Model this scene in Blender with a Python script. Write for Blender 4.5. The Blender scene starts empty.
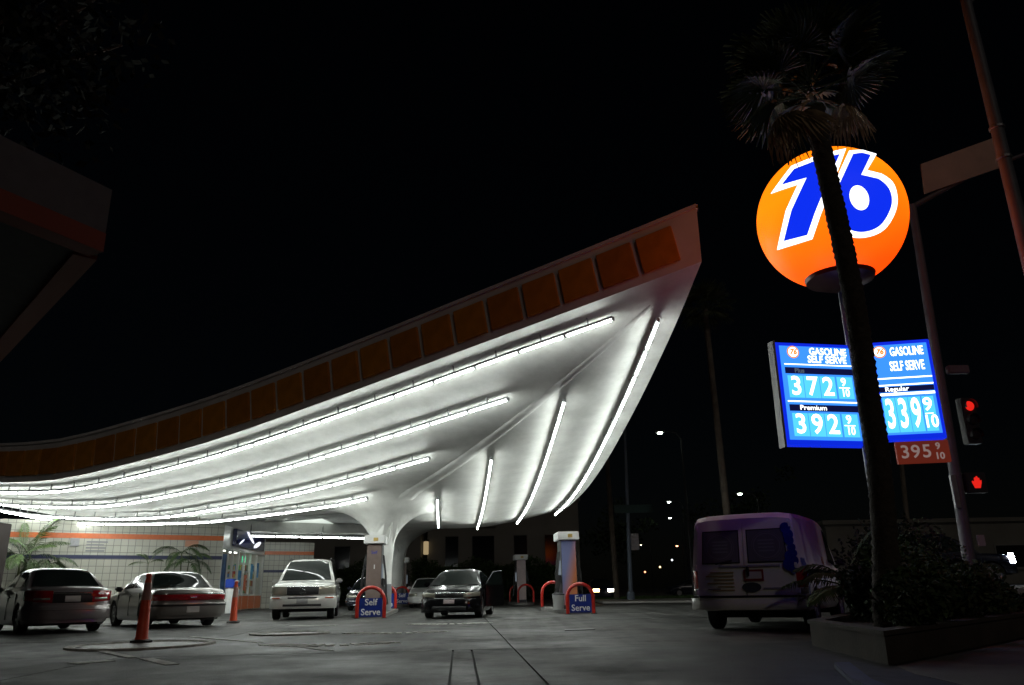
import bpy, bmesh, math, random
from mathutils import Vector, Matrix, geometry
random.seed(76)
R = math.radians
PI = math.pi
sc = bpy.context.scene
col = sc.collection

# ------------------------------------------------------------------ camera
FPX, CX, CY, CAMH = 780.0, 512.0, 342.5, 0.75
PITCH = math.atan((590.5 - 342.5) / FPX)
ROLL = math.atan(0.018)
fw = Vector((0, math.cos(PITCH), math.sin(PITCH)))
_r0 = Vector((1, 0, 0)); _u0 = _r0.cross(fw)
rt = _r0 * math.cos(ROLL) - _u0 * math.sin(ROLL)
up = _u0 * math.cos(ROLL) + _r0 * math.sin(ROLL)
CAM = Vector((0, 0, CAMH))
cam_d = bpy.data.cameras.new('camera'); cam = bpy.data.objects.new('camera', cam_d); col.objects.link(cam)
cam_d.sensor_width = 36; cam_d.lens = FPX / 1024 * 36; cam_d.clip_end = 2000; cam_d.clip_start = 0.05
cam.matrix_world = Matrix(((rt.x, up.x, -fw.x, 0), (rt.y, up.y, -fw.y, 0), (rt.z, up.z, -fw.z, CAMH), (0, 0, 0, 1)))
sc.camera = cam
# ------------------------------------------------------------------ night sky, sun lamp standing in for unseen street lamps, exposure
w = bpy.data.worlds.new('World'); sc.world = w; w.use_nodes = True
nt = w.node_tree; bg = nt.nodes['Background']
sky = nt.nodes.new('ShaderNodeTexSky'); sky.sky_type = 'NISHITA'; sky.sun_disc = False
sky.sun_elevation = R(32); sky.sun_rotation = R(162)
nt.links.new(sky.outputs[0], bg.inputs[0]); bg.inputs[1].default_value = 0.00022
sd = bpy.data.lights.new('street_glow', 'SUN'); sd.energy = 0.085; sd.angle = R(3); sd.color = (1, .9, .78)
so = bpy.data.objects.new('street_glow', sd); col.objects.link(so)
so.rotation_euler = (R(58), 0, R(18)); so.location = (10, -20, 40)
sc.view_settings.view_transform = 'Standard'; sc.view_settings.look = 'None'
sc.view_settings.gamma = 1; sc.view_settings.exposure = 0.0; sc.view_settings.use_curve_mapping = False
TUBE_POWER = 38.0

# ------------------------------------------------------------------ pixel helpers
def ray(x, y): return fw + rt * ((x - CX) / FPX) - up * ((y - CY) / FPX)
def G(x, y, z=0.0):
    d = ray(x, y); return CAM + d * ((z - CAMH) / d.z)
def P(x, y, Yd):
    d = ray(x, y); return CAM + d * (Yd / d.y)
def interp(x, pts):
    if x <= pts[0][0]: return pts[0][1]
    for (a, b), (c, d) in zip(pts, pts[1:]):
        if x <= c: return b + (d - b) * (x - a) / (c - a)
    return pts[-1][1]
def sinterp(x, pts):                     # smooth (Catmull-Rom) table lookup
    n = len(pts)
    if x <= pts[0][0]: return pts[0][1]
    if x >= pts[-1][0]: return pts[-1][1]
    for i in range(n - 1):
        if x <= pts[i + 1][0]: break
    x0, y0 = pts[i]; x1, y1 = pts[i + 1]
    m0 = (y1 - pts[i - 1][1]) / (x1 - pts[i - 1][0]) if i > 0 else (y1 - y0) / (x1 - x0)
    m1 = (pts[i + 2][1] - y0) / (pts[i + 2][0] - x0) if i + 2 < n else (y1 - y0) / (x1 - x0)
    h = x1 - x0; t = (x - x0) / h
    return (2*t**3-3*t*t+1)*y0 + (t**3-2*t*t+t)*h*m0 + (-2*t**3+3*t*t)*y1 + (t**3-t*t)*h*m1

# ------------------------------------------------------------------ materials
MATS = {}
def mat(name, c, rough=.6, metal=0.0, var=0.0, vs=6.0, bump=0.0, bs=30.0, emit=None, es=0.0, coat=0.0, alpha=None, trans=0.0):
    if name in MATS: return MATS[name]
    m = bpy.data.materials.new(name); m.use_nodes = True; MATS[name] = m
    t = m.node_tree; b = t.nodes['Principled BSDF']
    b.inputs['Base Color'].default_value = (*c, 1); b.inputs['Roughness'].default_value = rough
    b.inputs['Metallic'].default_value = metal
    if coat: b.inputs['Coat Weight'].default_value = coat; b.inputs['Coat Roughness'].default_value = .04
    if trans: b.inputs['Transmission Weight'].default_value = trans
    if emit: b.inputs['Emission Color'].default_value = (*emit, 1); b.inputs['Emission Strength'].default_value = es
    if var or bump:
        tc = t.nodes.new('ShaderNodeTexCoord')
    if var:
        n = t.nodes.new('ShaderNodeTexNoise'); n.inputs['Scale'].default_value = vs; n.inputs['Detail'].default_value = 6
        t.links.new(tc.outputs['Object'], n.inputs['Vector'])
        r = t.nodes.new('ShaderNodeValToRGB')
        r.color_ramp.elements[0].position = .3; r.color_ramp.elements[1].position = .7
        r.color_ramp.elements[0].color = (*[max(0, k * (1 - var)) for k in c], 1)
        r.color_ramp.elements[1].color = (*[min(1, k * (1 + var)) for k in c], 1)
        t.links.new(n.outputs[0], r.inputs[0]); t.links.new(r.outputs[0], b.inputs['Base Color'])
    if bump:
        n2 = t.nodes.new('ShaderNodeTexNoise'); n2.inputs['Scale'].default_value = bs; n2.inputs['Detail'].default_value = 4
        t.links.new(tc.outputs['Object'], n2.inputs['Vector'])
        bp = t.nodes.new('ShaderNodeBump'); bp.inputs['Strength'].default_value = bump; bp.inputs['Distance'].default_value = .02
        t.links.new(n2.outputs[0], bp.inputs['Height']); t.links.new(bp.outputs[0], b.inputs['Normal'])
    return m
def emat(name, c, s):
    return mat(name, (0.02, 0.02, 0.02), .5, emit=c, es=s)

# ------------------------------------------------------------------ mesh helpers
class MB:
    def __init__(self, o=(0, 0, 0)): self.v = []; self.f = []; self.o = Vector(o)
    def pt(self, p): self.v.append(tuple(Vector(p) - self.o)); return len(self.v) - 1
    def face(self, pts): self.f.append([self.pt(p) for p in pts])
    def box(self, c, s, M=None):
        c = Vector(c); h = [k / 2 for k in s]; n = len(self.v)
        for dx in (-1, 1):
            for dy in (-1, 1):
                for dz in (-1, 1):
                    p = Vector((dx * h[0], dy * h[1], dz * h[2]))
                    if M is not None: p = M @ p
                    self.pt(c + p)
        self.f += [[n+a for a in q] for q in ((0,1,3,2),(4,6,7,5),(0,4,5,1),(2,3,7,6),(0,2,6,4),(1,5,7,3))]
        return self
    def grid(self, *a, **k): self._grid(*a, **k); return self
    def _grid(self, rows, closed=False, flip=False):
        n = len(self.v); nr = len(rows); nc = len(rows[0])
        for r in rows:
            for p in r: self.pt(p)
        for i in range(nr - 1):
            for j in range(nc if closed else nc - 1):
                a = n+i*nc+j; b = n+i*nc+(j+1) % nc; c = n+(i+1)*nc+(j+1) % nc; d = n+(i+1)*nc+j
                self.f.append([a, d, c, b] if flip else [a, b, c, d])
        return n
    def tube(self, pts, rad, n=8, caps=True):
        pts = [Vector(p) for p in pts]; rows = []; prev = None
        for i, p in enumerate(pts):
            d = (pts[min(i+1, len(pts)-1)] - pts[max(i-1, 0)]).normalized()
            if prev is None:
                a = d.orthogonal().normalized()
            else:
                a = (prev - d * prev.dot(d)).normalized()
            prev = a; b = d.cross(a); r = rad[i] if isinstance(rad, (list, tuple)) else rad
            rows.append([p + (a * math.cos(2*PI*k/n) + b * math.sin(2*PI*k/n)) * r for k in range(n)])
        s = self._grid(rows, closed=True)
        if caps:
            self.f.append([s + k for k in range(n)][::-1]); e = s + (len(rows)-1)*n
            self.f.append([e + k for k in range(n)])
        return self
    def lathe(self, prof, n=16, c=(0, 0, 0), axis='Z', caps=True):
        c = Vector(c); rows = []
        for r, z in prof:
            row = []
            for k in range(n):
                a = 2*PI*k/n; x, y = r*math.cos(a), r*math.sin(a)
                row.append(c + (Vector((x, y, z)) if axis == 'Z' else Vector((x, z, y)) if axis == 'Y' else Vector((z, x, y))))
            rows.append(row)
        s = self._grid(rows, closed=True)
        if caps:
            self.f.append([s+k for k in range(n)][::-1]); e = s + (len(rows)-1)*n; self.f.append([e+k for k in range(n)])
        return self
    def prism(self, poly, z0, z1):
        n = len(self.v); k = len(poly)
        for p in poly: self.pt((p[0], p[1], z0))
        for p in poly: self.pt((p[0], p[1], z1))
        self.f.append([n+i for i in range(k)][::-1]); self.f.append([n+k+i for i in range(k)])
        for i in range(k): self.f.append([n+i, n+(i+1) % k, n+k+(i+1) % k, n+k+i])
        return self
    def mesh(self, name, m, smooth=False, bevel=0):
        me = bpy.data.meshes.new(name); me.from_pydata(self.v, [], self.f)
        bm = bmesh.new(); bm.from_mesh(me)
        bmesh.ops.remove_doubles(bm, verts=bm.verts, dist=1e-5)
        bmesh.ops.recalc_face_normals(bm, faces=bm.faces)
        if bevel: bmesh.ops.bevel(bm, geom=list(bm.edges), offset=bevel, segments=2, affect='EDGES', clamp_overlap=True)
        bm.to_mesh(me); bm.free()
        if m: me.materials.append(m)
        if smooth:
            me.polygons.foreach_set('use_smooth', [True] * len(me.polygons))
            if smooth != 'all':
                try: me.set_sharp_from_angle(angle=R(smooth if smooth is not True else 38))
                except Exception: pass
        return me
    def build(self, name, m, parent=None, smooth=False, bevel=0, **tags):
        return link(name, self.mesh(name, m, smooth, bevel), parent, **tags)
def link(name, me, parent=None, loc=None, M=None, **tags):
    o = bpy.data.objects.new(name, me); col.objects.link(o)
    if parent is not None: o.parent = parent
    if loc is not None: o.location = loc
    if M is not None: o.matrix_basis = M
    tag(o, **tags); return o
def tag(o, label=None, cat=None, group=None, kind=None):
    if label: o['label'] = label
    if cat: o['category'] = cat
    if group: o['group'] = group
    if kind: o['kind'] = kind
    return o
def thing(name, label, cat, loc=(0, 0, 0), rz=0.0, group=None):
    o = bpy.data.objects.new(name, None); col.objects.link(o); o.empty_display_size = .2
    o.location = loc; o.rotation_euler = (0, 0, rz)
    return tag(o, label, cat, group)
def text_mesh(s, size, m, ext=.003, offset=0.0, align='CENTER', sx=1.0, shear=0.0):
    cu = bpy.data.curves.new('lettering', 'FONT'); cu.body = s; cu.size = size; cu.extrude = ext; cu.offset = offset
    cu.align_x = align; cu.align_y = 'CENTER'; cu.resolution_u = 3; cu.shear = shear
    o = bpy.data.objects.new('lettering', cu); col.objects.link(o)
    bpy.context.view_layer.update()
    me = bpy.data.meshes.new_from_object(o.evaluated_get(bpy.context.evaluated_depsgraph_get()))
    bpy.data.objects.remove(o); me.materials.clear(); me.materials.append(m)
    if sx != 1: me.transform(Matrix.Diagonal((sx, 1, 1, 1)))
    return me
def frame_M(origin, xa, ya):             # matrix with given local x and y axes
    xa = Vector(xa).normalized(); za = xa.cross(Vector(ya)).normalized(); ya = za.cross(xa)
    return Matrix(((xa.x, ya.x, za.x, origin[0]), (xa.y, ya.y, za.y, origin[1]), (xa.z, ya.z, za.z, origin[2]), (0, 0, 0, 1)))

# ================================================================== THE SETTING
def ground_material(nm, q):
    m = bpy.data.materials.new(nm); m.use_nodes = True; t = m.node_tree; b = t.nodes['Principled BSDF']
    N = t.nodes.new; L = t.links.new
    g = N('ShaderNodeNewGeometry')
    n1 = N('ShaderNodeTexNoise'); n1.inputs['Scale'].default_value = .35; n1.inputs['Detail'].default_value = 5; n1.inputs['Roughness'].default_value = .65
    n2 = N('ShaderNodeTexNoise'); n2.inputs['Scale'].default_value = 38; n2.inputs['Detail'].default_value = 5
    n3 = N('ShaderNodeTexNoise'); n3.inputs['Scale'].default_value = 1.6; n3.inputs['Detail'].default_value = 8; n3.inputs['Roughness'].default_value = .7
    for n in (n1, n2, n3): L(g.outputs['Position'], n.inputs['Vector'])
    r1 = N('ShaderNodeValToRGB'); e = r1.color_ramp.elements
    e[0].position = .32; e[0].color = (.036*q, .037*q, .036*q, 1); e[1].position = .68; e[1].color = (.122*q, .12*q, .112*q, 1)
    L(n1.outputs[0], r1.inputs[0])
    r3 = N('ShaderNodeValToRGB'); e = r3.color_ramp.elements                      # oil drips and dark stains
    e[0].position = .38; e[0].color = (.2, .195, .19, 1); e[1].position = .52; e[1].color = (1, 1, 1, 1)
    L(n3.outputs[0], r3.inputs[0])
    r2 = N('ShaderNodeValToRGB'); e = r2.color_ramp.elements
    e[0].position = .25; e[0].color = (.72, .72, .72, 1); e[1].position = .75; e[1].color = (1.25, 1.25, 1.25, 1)
    L(n2.outputs[0], r2.inputs[0])
    m1 = N('ShaderNodeMixRGB'); m1.blend_type = 'MULTIPLY'; m1.inputs[0].default_value = .9
    L(r1.outputs[0], m1.inputs[1]); L(r3.outputs[0], m1.inputs[2])
    mp = N('ShaderNodeMapping'); mp.inputs['Scale'].default_value = (2.6, .10, 1); mp.inputs['Rotation'].default_value = (0, 0, R(-7)); L(g.outputs['Position'], mp.inputs['Vector'])
    n4 = N('ShaderNodeTexNoise'); n4.inputs['Scale'].default_value = .9; n4.inputs['Detail'].default_value = 4; L(mp.outputs[0], n4.inputs['Vector'])
    r4 = N('ShaderNodeValToRGB'); e = r4.color_ramp.elements; e[0].position = .38; e[0].color = (.5, .5, .5, 1); e[1].position = .6; e[1].color = (1.35, 1.35, 1.33, 1); L(n4.outputs[0], r4.inputs[0])
    m4 = N('ShaderNodeMixRGB'); m4.blend_type = 'MULTIPLY'; m4.inputs[0].default_value = .7; L(m1.outputs[0], m4.inputs[1]); L(r4.outputs[0], m4.inputs[2])
    vo = N('ShaderNodeTexVoronoi'); vo.feature = 'DISTANCE_TO_EDGE'; vo.inputs['Scale'].default_value = .22
    nd = N('ShaderNodeVectorMath'); nd.operation = 'ADD'; L(g.outputs['Position'], nd.inputs[0]); L(n3.outputs['Color'], nd.inputs[1]); L(nd.outputs[0], vo.inputs['Vector'])
    rv = N('ShaderNodeValToRGB'); e = rv.color_ramp.elements; e[0].position = 0; e[0].color = (.3, .3, .3, 1); e[1].position = .006; e[1].color = (1, 1, 1, 1); L(vo.outputs['Distance'], rv.inputs[0])
    m5 = N('ShaderNodeMixRGB'); m5.blend_type = 'MULTIPLY'; m5.inputs[0].default_value = .8; L(m4.outputs[0], m5.inputs[1]); L(rv.outputs[0], m5.inputs[2])
    m2 = N('ShaderNodeMixRGB'); m2.blend_type = 'MULTIPLY'; m2.inputs[0].default_value = 1
    L(m5.outputs[0], m2.inputs[1]); L(r2.outputs[0], m2.inputs[2])
    L(m2.outputs[0], b.inputs['Base Color']); b.inputs['Specular IOR Level'].default_value = .24
    rr = N('ShaderNodeMapRange'); rr.inputs[1].default_value = .3; rr.inputs[2].default_value = .7; rr.inputs[3].default_value = .36; rr.inputs[4].default_value = .85
    L(n1.outputs[0], rr.inputs[0]); L(rr.outputs[0], b.inputs['Roughness'])
    bp = N('ShaderNodeBump'); bp.inputs['Strength'].default_value = .35; bp.inputs['Distance'].default_value = .01
    L(n2.outputs[0], bp.inputs['Height']); L(bp.outputs[0], b.inputs['Normal'])
    return m
M_ground = ground_material('forecourt concrete', .95); M_ground2 = ground_material('forecourt asphalt', .36)
M_joint = mat('joint filler', (.03, .03, .03), .8)
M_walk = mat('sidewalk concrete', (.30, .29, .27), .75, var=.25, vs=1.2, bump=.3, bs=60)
M_whitepaint = mat('worn white road paint', (.5, .5, .47), .75, var=.4, vs=9)
M_whitepaint.node_tree.nodes['Principled BSDF'].inputs['Specular IOR Level'].default_value = .15
M_white = mat('white enamel', (.78, .78, .76), .35, var=.05, vs=3)
M_black = mat('black rubber', (.02, .02, .02), .6)
M_dark = mat('dark metal', (.05, .05, .055), .45, .5)
M_chrome = mat('chrome', (.75, .75, .76), .12, 1.0)
M_red = mat('red enamel', (.45, .02, .012), .3, var=.12, vs=5, coat=.4)
M_orange = mat('orange enamel', (.62, .14, .02), .35, var=.12, vs=3)
M_blue = mat('blue enamel', (.012, .03, .22), .3)
M_steel = mat('galvanised steel', (.3, .3, .31), .45, .8, var=.15, vs=8)

gnd = MB(); gnd.face([(-900, -120, -.02), (900, -120, -.02), (900, 1200, -.02), (-900, 1200, -.02)])
ground = gnd.build('ground', M_joint, kind='structure')
# forecourt slabs: big concrete bays running with the pump islands, joints left open
U2 = Vector((math.cos(R(94)), math.sin(R(94)), 0)); V2 = Vector((-U2.y, U2.x, 0)) * -1
O2 = Vector((-.05, 11.3, 0))
cols_ = [-60, -33, -27.4, -21.8, -16.2, -10.6, -5.2, -.82, -.57, 0, 5.4, 11.0, 60]
rows_ = [-60, -12, -5.5, 0, 4.4, 9.6, 15.5, 21.5, 27.5, 34, 40, 60]
for i in range(len(cols_) - 1):
    for j in range(len(rows_) - 1):
        if cols_[i] in (-.82, -.57) and rows_[j] >= 0.0: continue
        c0 = cols_[i]; c1 = cols_[i+1]
        if c1 == -.82 and rows_[j] >= 0.0: c1 = 0
        g = .012
        q = [O2 + V2 * a + U2 * b for a, b in ((c0+g, rows_[j]+g), (c1-g, rows_[j]+g), (c1-g, rows_[j+1]-g), (c0+g, rows_[j+1]-g))]
        MB().prism([(p.x, p.y) for p in q], -.018, random.uniform(-.002, .002)).build('slab', (M_ground if rows_[j] >= 0 else M_ground2) if c0 != -.82 else M_ground, ground)
far = MB()
for q in (((-900, 75), (900, 75), (900, 1200), (-900, 1200)), ):
    far.prism(q, -.018, -.006)
far.build('road', mat('dark asphalt', (.05, .05, .052), .75, var=.2, vs=.5), kind='structure')
# kerbed sidewalk and lawn beyond the forecourt
MB().prism([(4.6, 44), (14.5, 41), (30, 41), (30, 50), (14, 52), (4.9, 53)], -.01, .1).build('sidewalk', M_walk, kind='structure', bevel=.02)
lawn = MB(); lawn.prism([(5.2, 53.2), (14, 52.3), (30, 50.3), (60, 50), (60, 66), (5.2, 66)], -.01, .08)
lawn.build('lawn', mat('lawn soil', (.02, .035, .012), .9, var=.4, vs=2), kind='structure')
gr = MB()
for k in range(9000):
    x = random.uniform(5.4, 30); y = random.uniform(53.4, 65); a = random.uniform(0, PI); h = random.uniform(.07, .16)
    d = Vector((math.cos(a), math.sin(a), 0)) * .05
    gr.face([Vector((x, y, .07)) - d, Vector((x, y, .07)) + d, Vector((x + random.uniform(-.05, .05), y, .07 + h))])
gr.build('grass', mat('grass blades', (.045, .09, .02), .7, var=.4, vs=1), kind='stuff', label='dim mown grass strip beyond the pale sidewalk', cat='grass')
# street corner on the right: rising sidewalk and road carrying the traffic
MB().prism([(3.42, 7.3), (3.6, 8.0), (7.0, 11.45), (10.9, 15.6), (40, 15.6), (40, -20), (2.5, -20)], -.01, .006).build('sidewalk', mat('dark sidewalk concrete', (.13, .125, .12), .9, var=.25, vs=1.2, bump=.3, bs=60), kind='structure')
kerb = MB(); pts = [(3.0, 8.0), (2.6, 6.6), (2.35, 5.0), (2.2, 3)]
for (a, b), (c, d) in zip(pts, pts[1:]):
    kerb.prism([(a, b), (a+.16, b), (c+.16, d), (c, d)], -.01, .05)
kerb.build('kerb', mat('blue kerb paint', (.015, .025, .10), .7, var=.3, vs=6), kind='structure', bevel=.01)
rd = MB(); rows = []
for i in range(13):
    y = 24 + i * 2.2
    rows.append([(x, y, max(-.012, .62 * min(1, max(0, (x - 12) / 3.0)))) for x in (11, 12, 14, 16, 18, 22, 30, 60)])
rd.grid(rows, flip=False)
rd.build('road', mat('street asphalt', (.06, .06, .062), .7, var=.25, vs=.8), kind='structure')
kb = MB(); rows = []
for x in (12.2, 14, 16, 18, 22, 30, 60):
    z = .62 * min(1, max(0, (x - 12) / 3.0)) + .02
    rows.append([(x, 23.4, z - .3), (x, 23.4, z + .1), (x, 24.4, z + .1), (x, 24.4, z - .1)])
kb.grid(rows); kb.build('kerb', M_walk, kind='structure')

# painted marks and tank covers on the forecourt
def disc(c, r, z, n=32): return [(c[0] + r*math.cos(2*PI*k/n), c[1] + r*math.sin(2*PI*k/n)) for k in range(n)]
def cover(p, r, ring, label, m):
    t = thing('tank_cover', label, 'manhole cover', (p.x, p.y, 0), group='round covers in the forecourt')
    MB().lathe([(r, .003), (r*.99, .03), (r*.9, .032), (r*.86, .012)], 40, caps=False).build('rim', m, t)
    MB().lathe([(r*.85, .003), (r*.85, .008), (r*.1, .010)], 40).build('lid', ring, t)
M_cov = mat('worn steel cover', (.12, .12, .115), .5, .3, var=.4, vs=4)
cover(G(142, 646), 1.12, M_cov, 'large pale ringed round cover under the nearest orange cone', M_whitepaint)
cover(G(290, 634), .78, M_cov, 'small pale ringed round cover in front of the silver off-road car', M_whitepaint)
def arc_dashes(c, r, a0, a1, n, label, name='dashed_arc'):
    mb = MB((c.x, c.y, 0))
    for k in range(n):
        b0 = a0 + (a1-a0)*(k+.12)/n; b1 = a0 + (a1-a0)*(k+.72)/n
        mb.prism([(c.x+q*math.cos(b), c.y+q*math.sin(b)) for q, b in ((r-.22, b0), (r+.22, b0), (r+.22, b1), (r-.22, b1))], .003, .012)
    o = mb.build(name, mat('bright white paint', (.72, .72, .68), .8), label=label, cat='road marking', group='dashed arcs on the forecourt'); o.location = (c.x, c.y, 0)
    return o
for px, py, r, lab in ((335, 645, 1.15, 'nearest dashed white arc on the ground, left of the other two'), (402, 633, 1.1, 'middle dashed white arc on the ground before the self serve sign'), (454, 624, 1.1, 'farthest dashed white arc on the ground in front of the black car')):
    p = G(px, py); arc_dashes(Vector((p.x-.15, p.y + r*.9, 0)), r, R(215), R(328), 12, lab)
def stripe(p, q, wd, label):
    p = Vector(p); q = Vector(q); d = (q-p).normalized(); n = Vector((-d.y, d.x, 0)) * wd/2
    mb = MB((p.x, p.y, 0)); mb.prism([((a).x, (a).y) for a in (p-n, q-n, q+n, p+n)], .004, .009)
    o = mb.build('painted_stripe', M_whitepaint, label=label, cat='road marking', group='white stripes on the forecourt'); o.location = (p.x, p.y, 0)
stripe(G(72, 664), G(110, 661), .28, 'short wide white stripe on the dark ground at lower left')
stripe(G(146, 659), G(172, 665), .16, 'short slanted white stripe beside the nearest cone cover')
stripe(G(100, 651), G(132, 658), .12, 'thin white stripe left of the nearest orange cone')
stripe(G(190, 637), G(260, 643), .1, 'long thin faded stripe behind the nearest cone')
stripe(G(300, 647), G(330, 651), .12, 'thin faded stripe below the nearest dashed arc')
stripe(G(290, 626), G(337, 625.4), .35, 'faded yellowish stripe just before the silver off-road car')
mb = MB(); p = G(565, 631); q = G(595, 630); mb.prism([(p.x, p.y), (q.x, q.y), (q.x, q.y+.45), (p.x, p.y+.45)], .003, .014)
o = mb.build('drain_grate', M_dark, label='dark flat drain grate set in the forecourt before the full serve pump', cat='drain')

# ================================================================== CANOPY
D1 = Vector((math.cos(R(152)), math.sin(R(152)), 0)); PH2 = 95.0
D2 = Vector((math.cos(R(PH2)), math.sin(R(PH2)), 0))
T1 = Vector((4.06, 16.5, 0)) - D1 * .32
SIDE = 46.0
T2 = T1 + D1 * SIDE; T3 = T1 + D2 * SIDE
CEN = (T1 + T2 + T3) / 3
OFFC = 8.5
def incol(T):
    d = CEN - T; d.normalize(); return T + d * 17.0
K1, K2, K3 = incol(T1), incol(T3), incol(T2)      # column 1 near, column 2 far right, column 3 left
E1 = [(0, 7.8), (2.5, 7.36), (5.3, 6.89), (10.5, 6.01), (15.6, 5.24), (20.7, 4.78), (23, 4.68)]
E2 = [(0, 7.8), (1.9, 7.2), (4.2, 6.6), (7.6, 5.86), (12, 5.1), (16.6, 4.62), (23, 4.42)]
DROP = [(0, 0), (.2, .02), (.45, .07), (2.1, .46), (3.9, .80), (5.8, 1.03), (8.5, 1.13), (30, 1.13)]
EDG = ((T1, T2, E1, E1), (T1, T3, E2, E1), (T2, T3, E1, E1))
def off_al(p, e):
    A, B = EDG[e][0], EDG[e][1]; d = (B-A).normalized(); q = Vector((p.x, p.y, 0)) - A
    n = Vector((-d.y, d.x, 0));  n = n if n.dot(CEN-A) > 0 else -n
    return q.dot(n), q.dot(d)
def zshell(p):
    oa = [off_al(p, e) for e in range(3)]
    e = min(range(3), key=lambda k: oa[k][0]); off, al = oa[e]
    if al > SIDE/2: tab = EDG[2][2]; a = SIDE - al
    else:
        a = al
        if e == 2: tab = None; z = sinterp(a, E1)
        else:
            th = math.degrees(math.atan2(max(off, 0), max(al, .01))); wgt = .5 * min(1, th / ((152-PH2)/2))
            z1 = sinterp(a, E1); z2 = sinterp(a, E2)
            z = z1*(1-wgt) + z2*wgt if e == 0 else z2*(1-wgt) + z1*wgt
            tab = None
    if tab: z = sinterp(max(0, a), tab)
    am = min(al, SIDE-al); k = 1 - .32*max(0, min(1, (off-3.5)/4))*max(0, min(1, (am-14.5)/7))
    return z - sinterp(max(0, off), DROP)*k
FR, FD = 2.7, 1.55
def flare(p):
    d = min((Vector((p.x, p.y, 0)) - k).length for k in (K1, K2, K3))
    if d >= FR: return 0.0
    u = min(1, (FR - max(d, .42)) / (FR - .42)); return FD * (1 - math.sqrt(max(0, 1 - u**2.0)))
def zs(p): return zshell(p) - flare(p)

def canopy_paint():
    m = bpy.data.materials.new('white canopy plaster'); m.use_nodes = True; t = m.node_tree; b = t.nodes['Principled BSDF']
    N = t.nodes.new; L = t.links.new; g = N('ShaderNodeNewGeometry')
    n = N('ShaderNodeTexNoise'); n.inputs['Scale'].default_value = 1.3; n.inputs['Detail'].default_value = 8; n.inputs['Roughness'].default_value = .7
    L(g.outputs['Position'], n.inputs['Vector'])
    r = N('ShaderNodeValToRGB'); e = r.color_ramp.elements
    e[0].position = .34; e[0].color = (.64, .64, .61, 1); e[1].position = .62; e[1].color = (.80, .80, .77, 1)
    L(n.outputs[0], r.inputs[0]); L(r.outputs[0], b.inputs['Base Color']); b.inputs['Roughness'].default_value = .55
    mp = N('ShaderNodeMapping'); mp.inputs['Rotation'].default_value = (0, 0, R(-PH2)); L(g.outputs['Position'], mp.inputs['Vector'])
    wv = N('ShaderNodeTexWave'); wv.wave_type = 'BANDS'; wv.bands_direction = 'X'; wv.inputs['Scale'].default_value = .9; wv.inputs['Distortion'].default_value = .6; wv.inputs['Detail'].default_value = 1
    L(mp.outputs[0], wv.inputs['Vector'])
    ad = N('ShaderNodeMath'); ad.operation = 'MULTIPLY_ADD'; ad.inputs[1].default_value = .6; L(wv.outputs['Fac'], ad.inputs[0]); L(n.outputs[0], ad.inputs[2])
    bp = N('ShaderNodeBump'); bp.inputs['Strength'].default_value = .2; bp.inputs['Distance'].default_value = .02
    L(ad.outputs[0], bp.inputs['Height']); L(bp.outputs[0], b.inputs['Normal'])
    return m
M_can = canopy_paint()
M_fascia = mat('painted white fascia', (.62, .6, .6), .5, var=.15, vs=.9)
can = thing('canopy', 'huge white swooping triangular canopy with a fascia of orange squares and curved columns', 'canopy', (K1.x, K1.y, 0))
CO = can.location
def off_ease(s): return s
sof = MB(CO)
NT, NS = 92, 44
sv = [0, .012, .03, .05] + [.05 + .95*(k/(NS-4)) for k in range(1, NS-3)]
for e, (ka, kb_) in enumerate(((K1, K3), (K1, K2), (K3, K2))):
    A, B = EDG[e][0], EDG[e][1]; rows = []
    for s in sv:
        row = []
        for j in range(NT+1):
            t = j/NT; t = t*t*(3-2*t)*.5 + t*.5
            p = A.lerp(B, t).lerp(ka.lerp(kb_, t), s); row.append((p.x, p.y, zs(p)))
        rows.append(row)
    sof.grid(rows)
soffit = sof.build('soffit', M_can, can, smooth=30)
# fascia wall, coping and roof deck
FH = 1.38
fas = MB(CO)
EN = []
for e in range(3):
    A, B = EDG[e][0], EDG[e][1]; d = (B-A).normalized(); n = Vector((-d.y, d.x, 0)); n = -n if n.dot(CEN-A) > 0 else n
    EN.append((A, B, d, n)); rows = []
    for j in range(121):
        p = A.lerp(B, j/120); z = zshell(p)
        rows.append([(p.x, p.y, z), (p.x, p.y, z+FH*.98), (p.x+n.x*.05, p.y+n.y*.05, z+FH*.98), (p.x+n.x*.05, p.y+n.y*.05, z+FH+.06), (p.x-n.x*min(.35, j*.12, (120-j)*.12), p.y-n.y*min(.35, j*.12, (120-j)*.12), z+FH+.06)])
    fas.grid(rows)
fas.build('fascia', M_fascia, can, smooth=25)
dk = MB(CO)
for e, (ka, kb_) in enumerate(((K1, K3), (K1, K2), (K3, K2))):
    A, B = EDG[e][0], EDG[e][1]; rows = []
    for s in (0.02, .1, .25, .5, .75, 1):
        rows.append([(lambda p: (p.x, p.y, max(zshell(p)+FH*.6, zshell(p)+.9)))(A.lerp(B, j/40).lerp(ka.lerp(kb_, j/40), s)) for j in range(41)])
    dk.grid(rows)
dk.face([(k.x, k.y, zshell(k)+.9) for k in (K1, K2, K3)])
dk.build('roof_deck', mat('roof membrane', (.2, .2, .2), .8), can, smooth=True)
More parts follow.
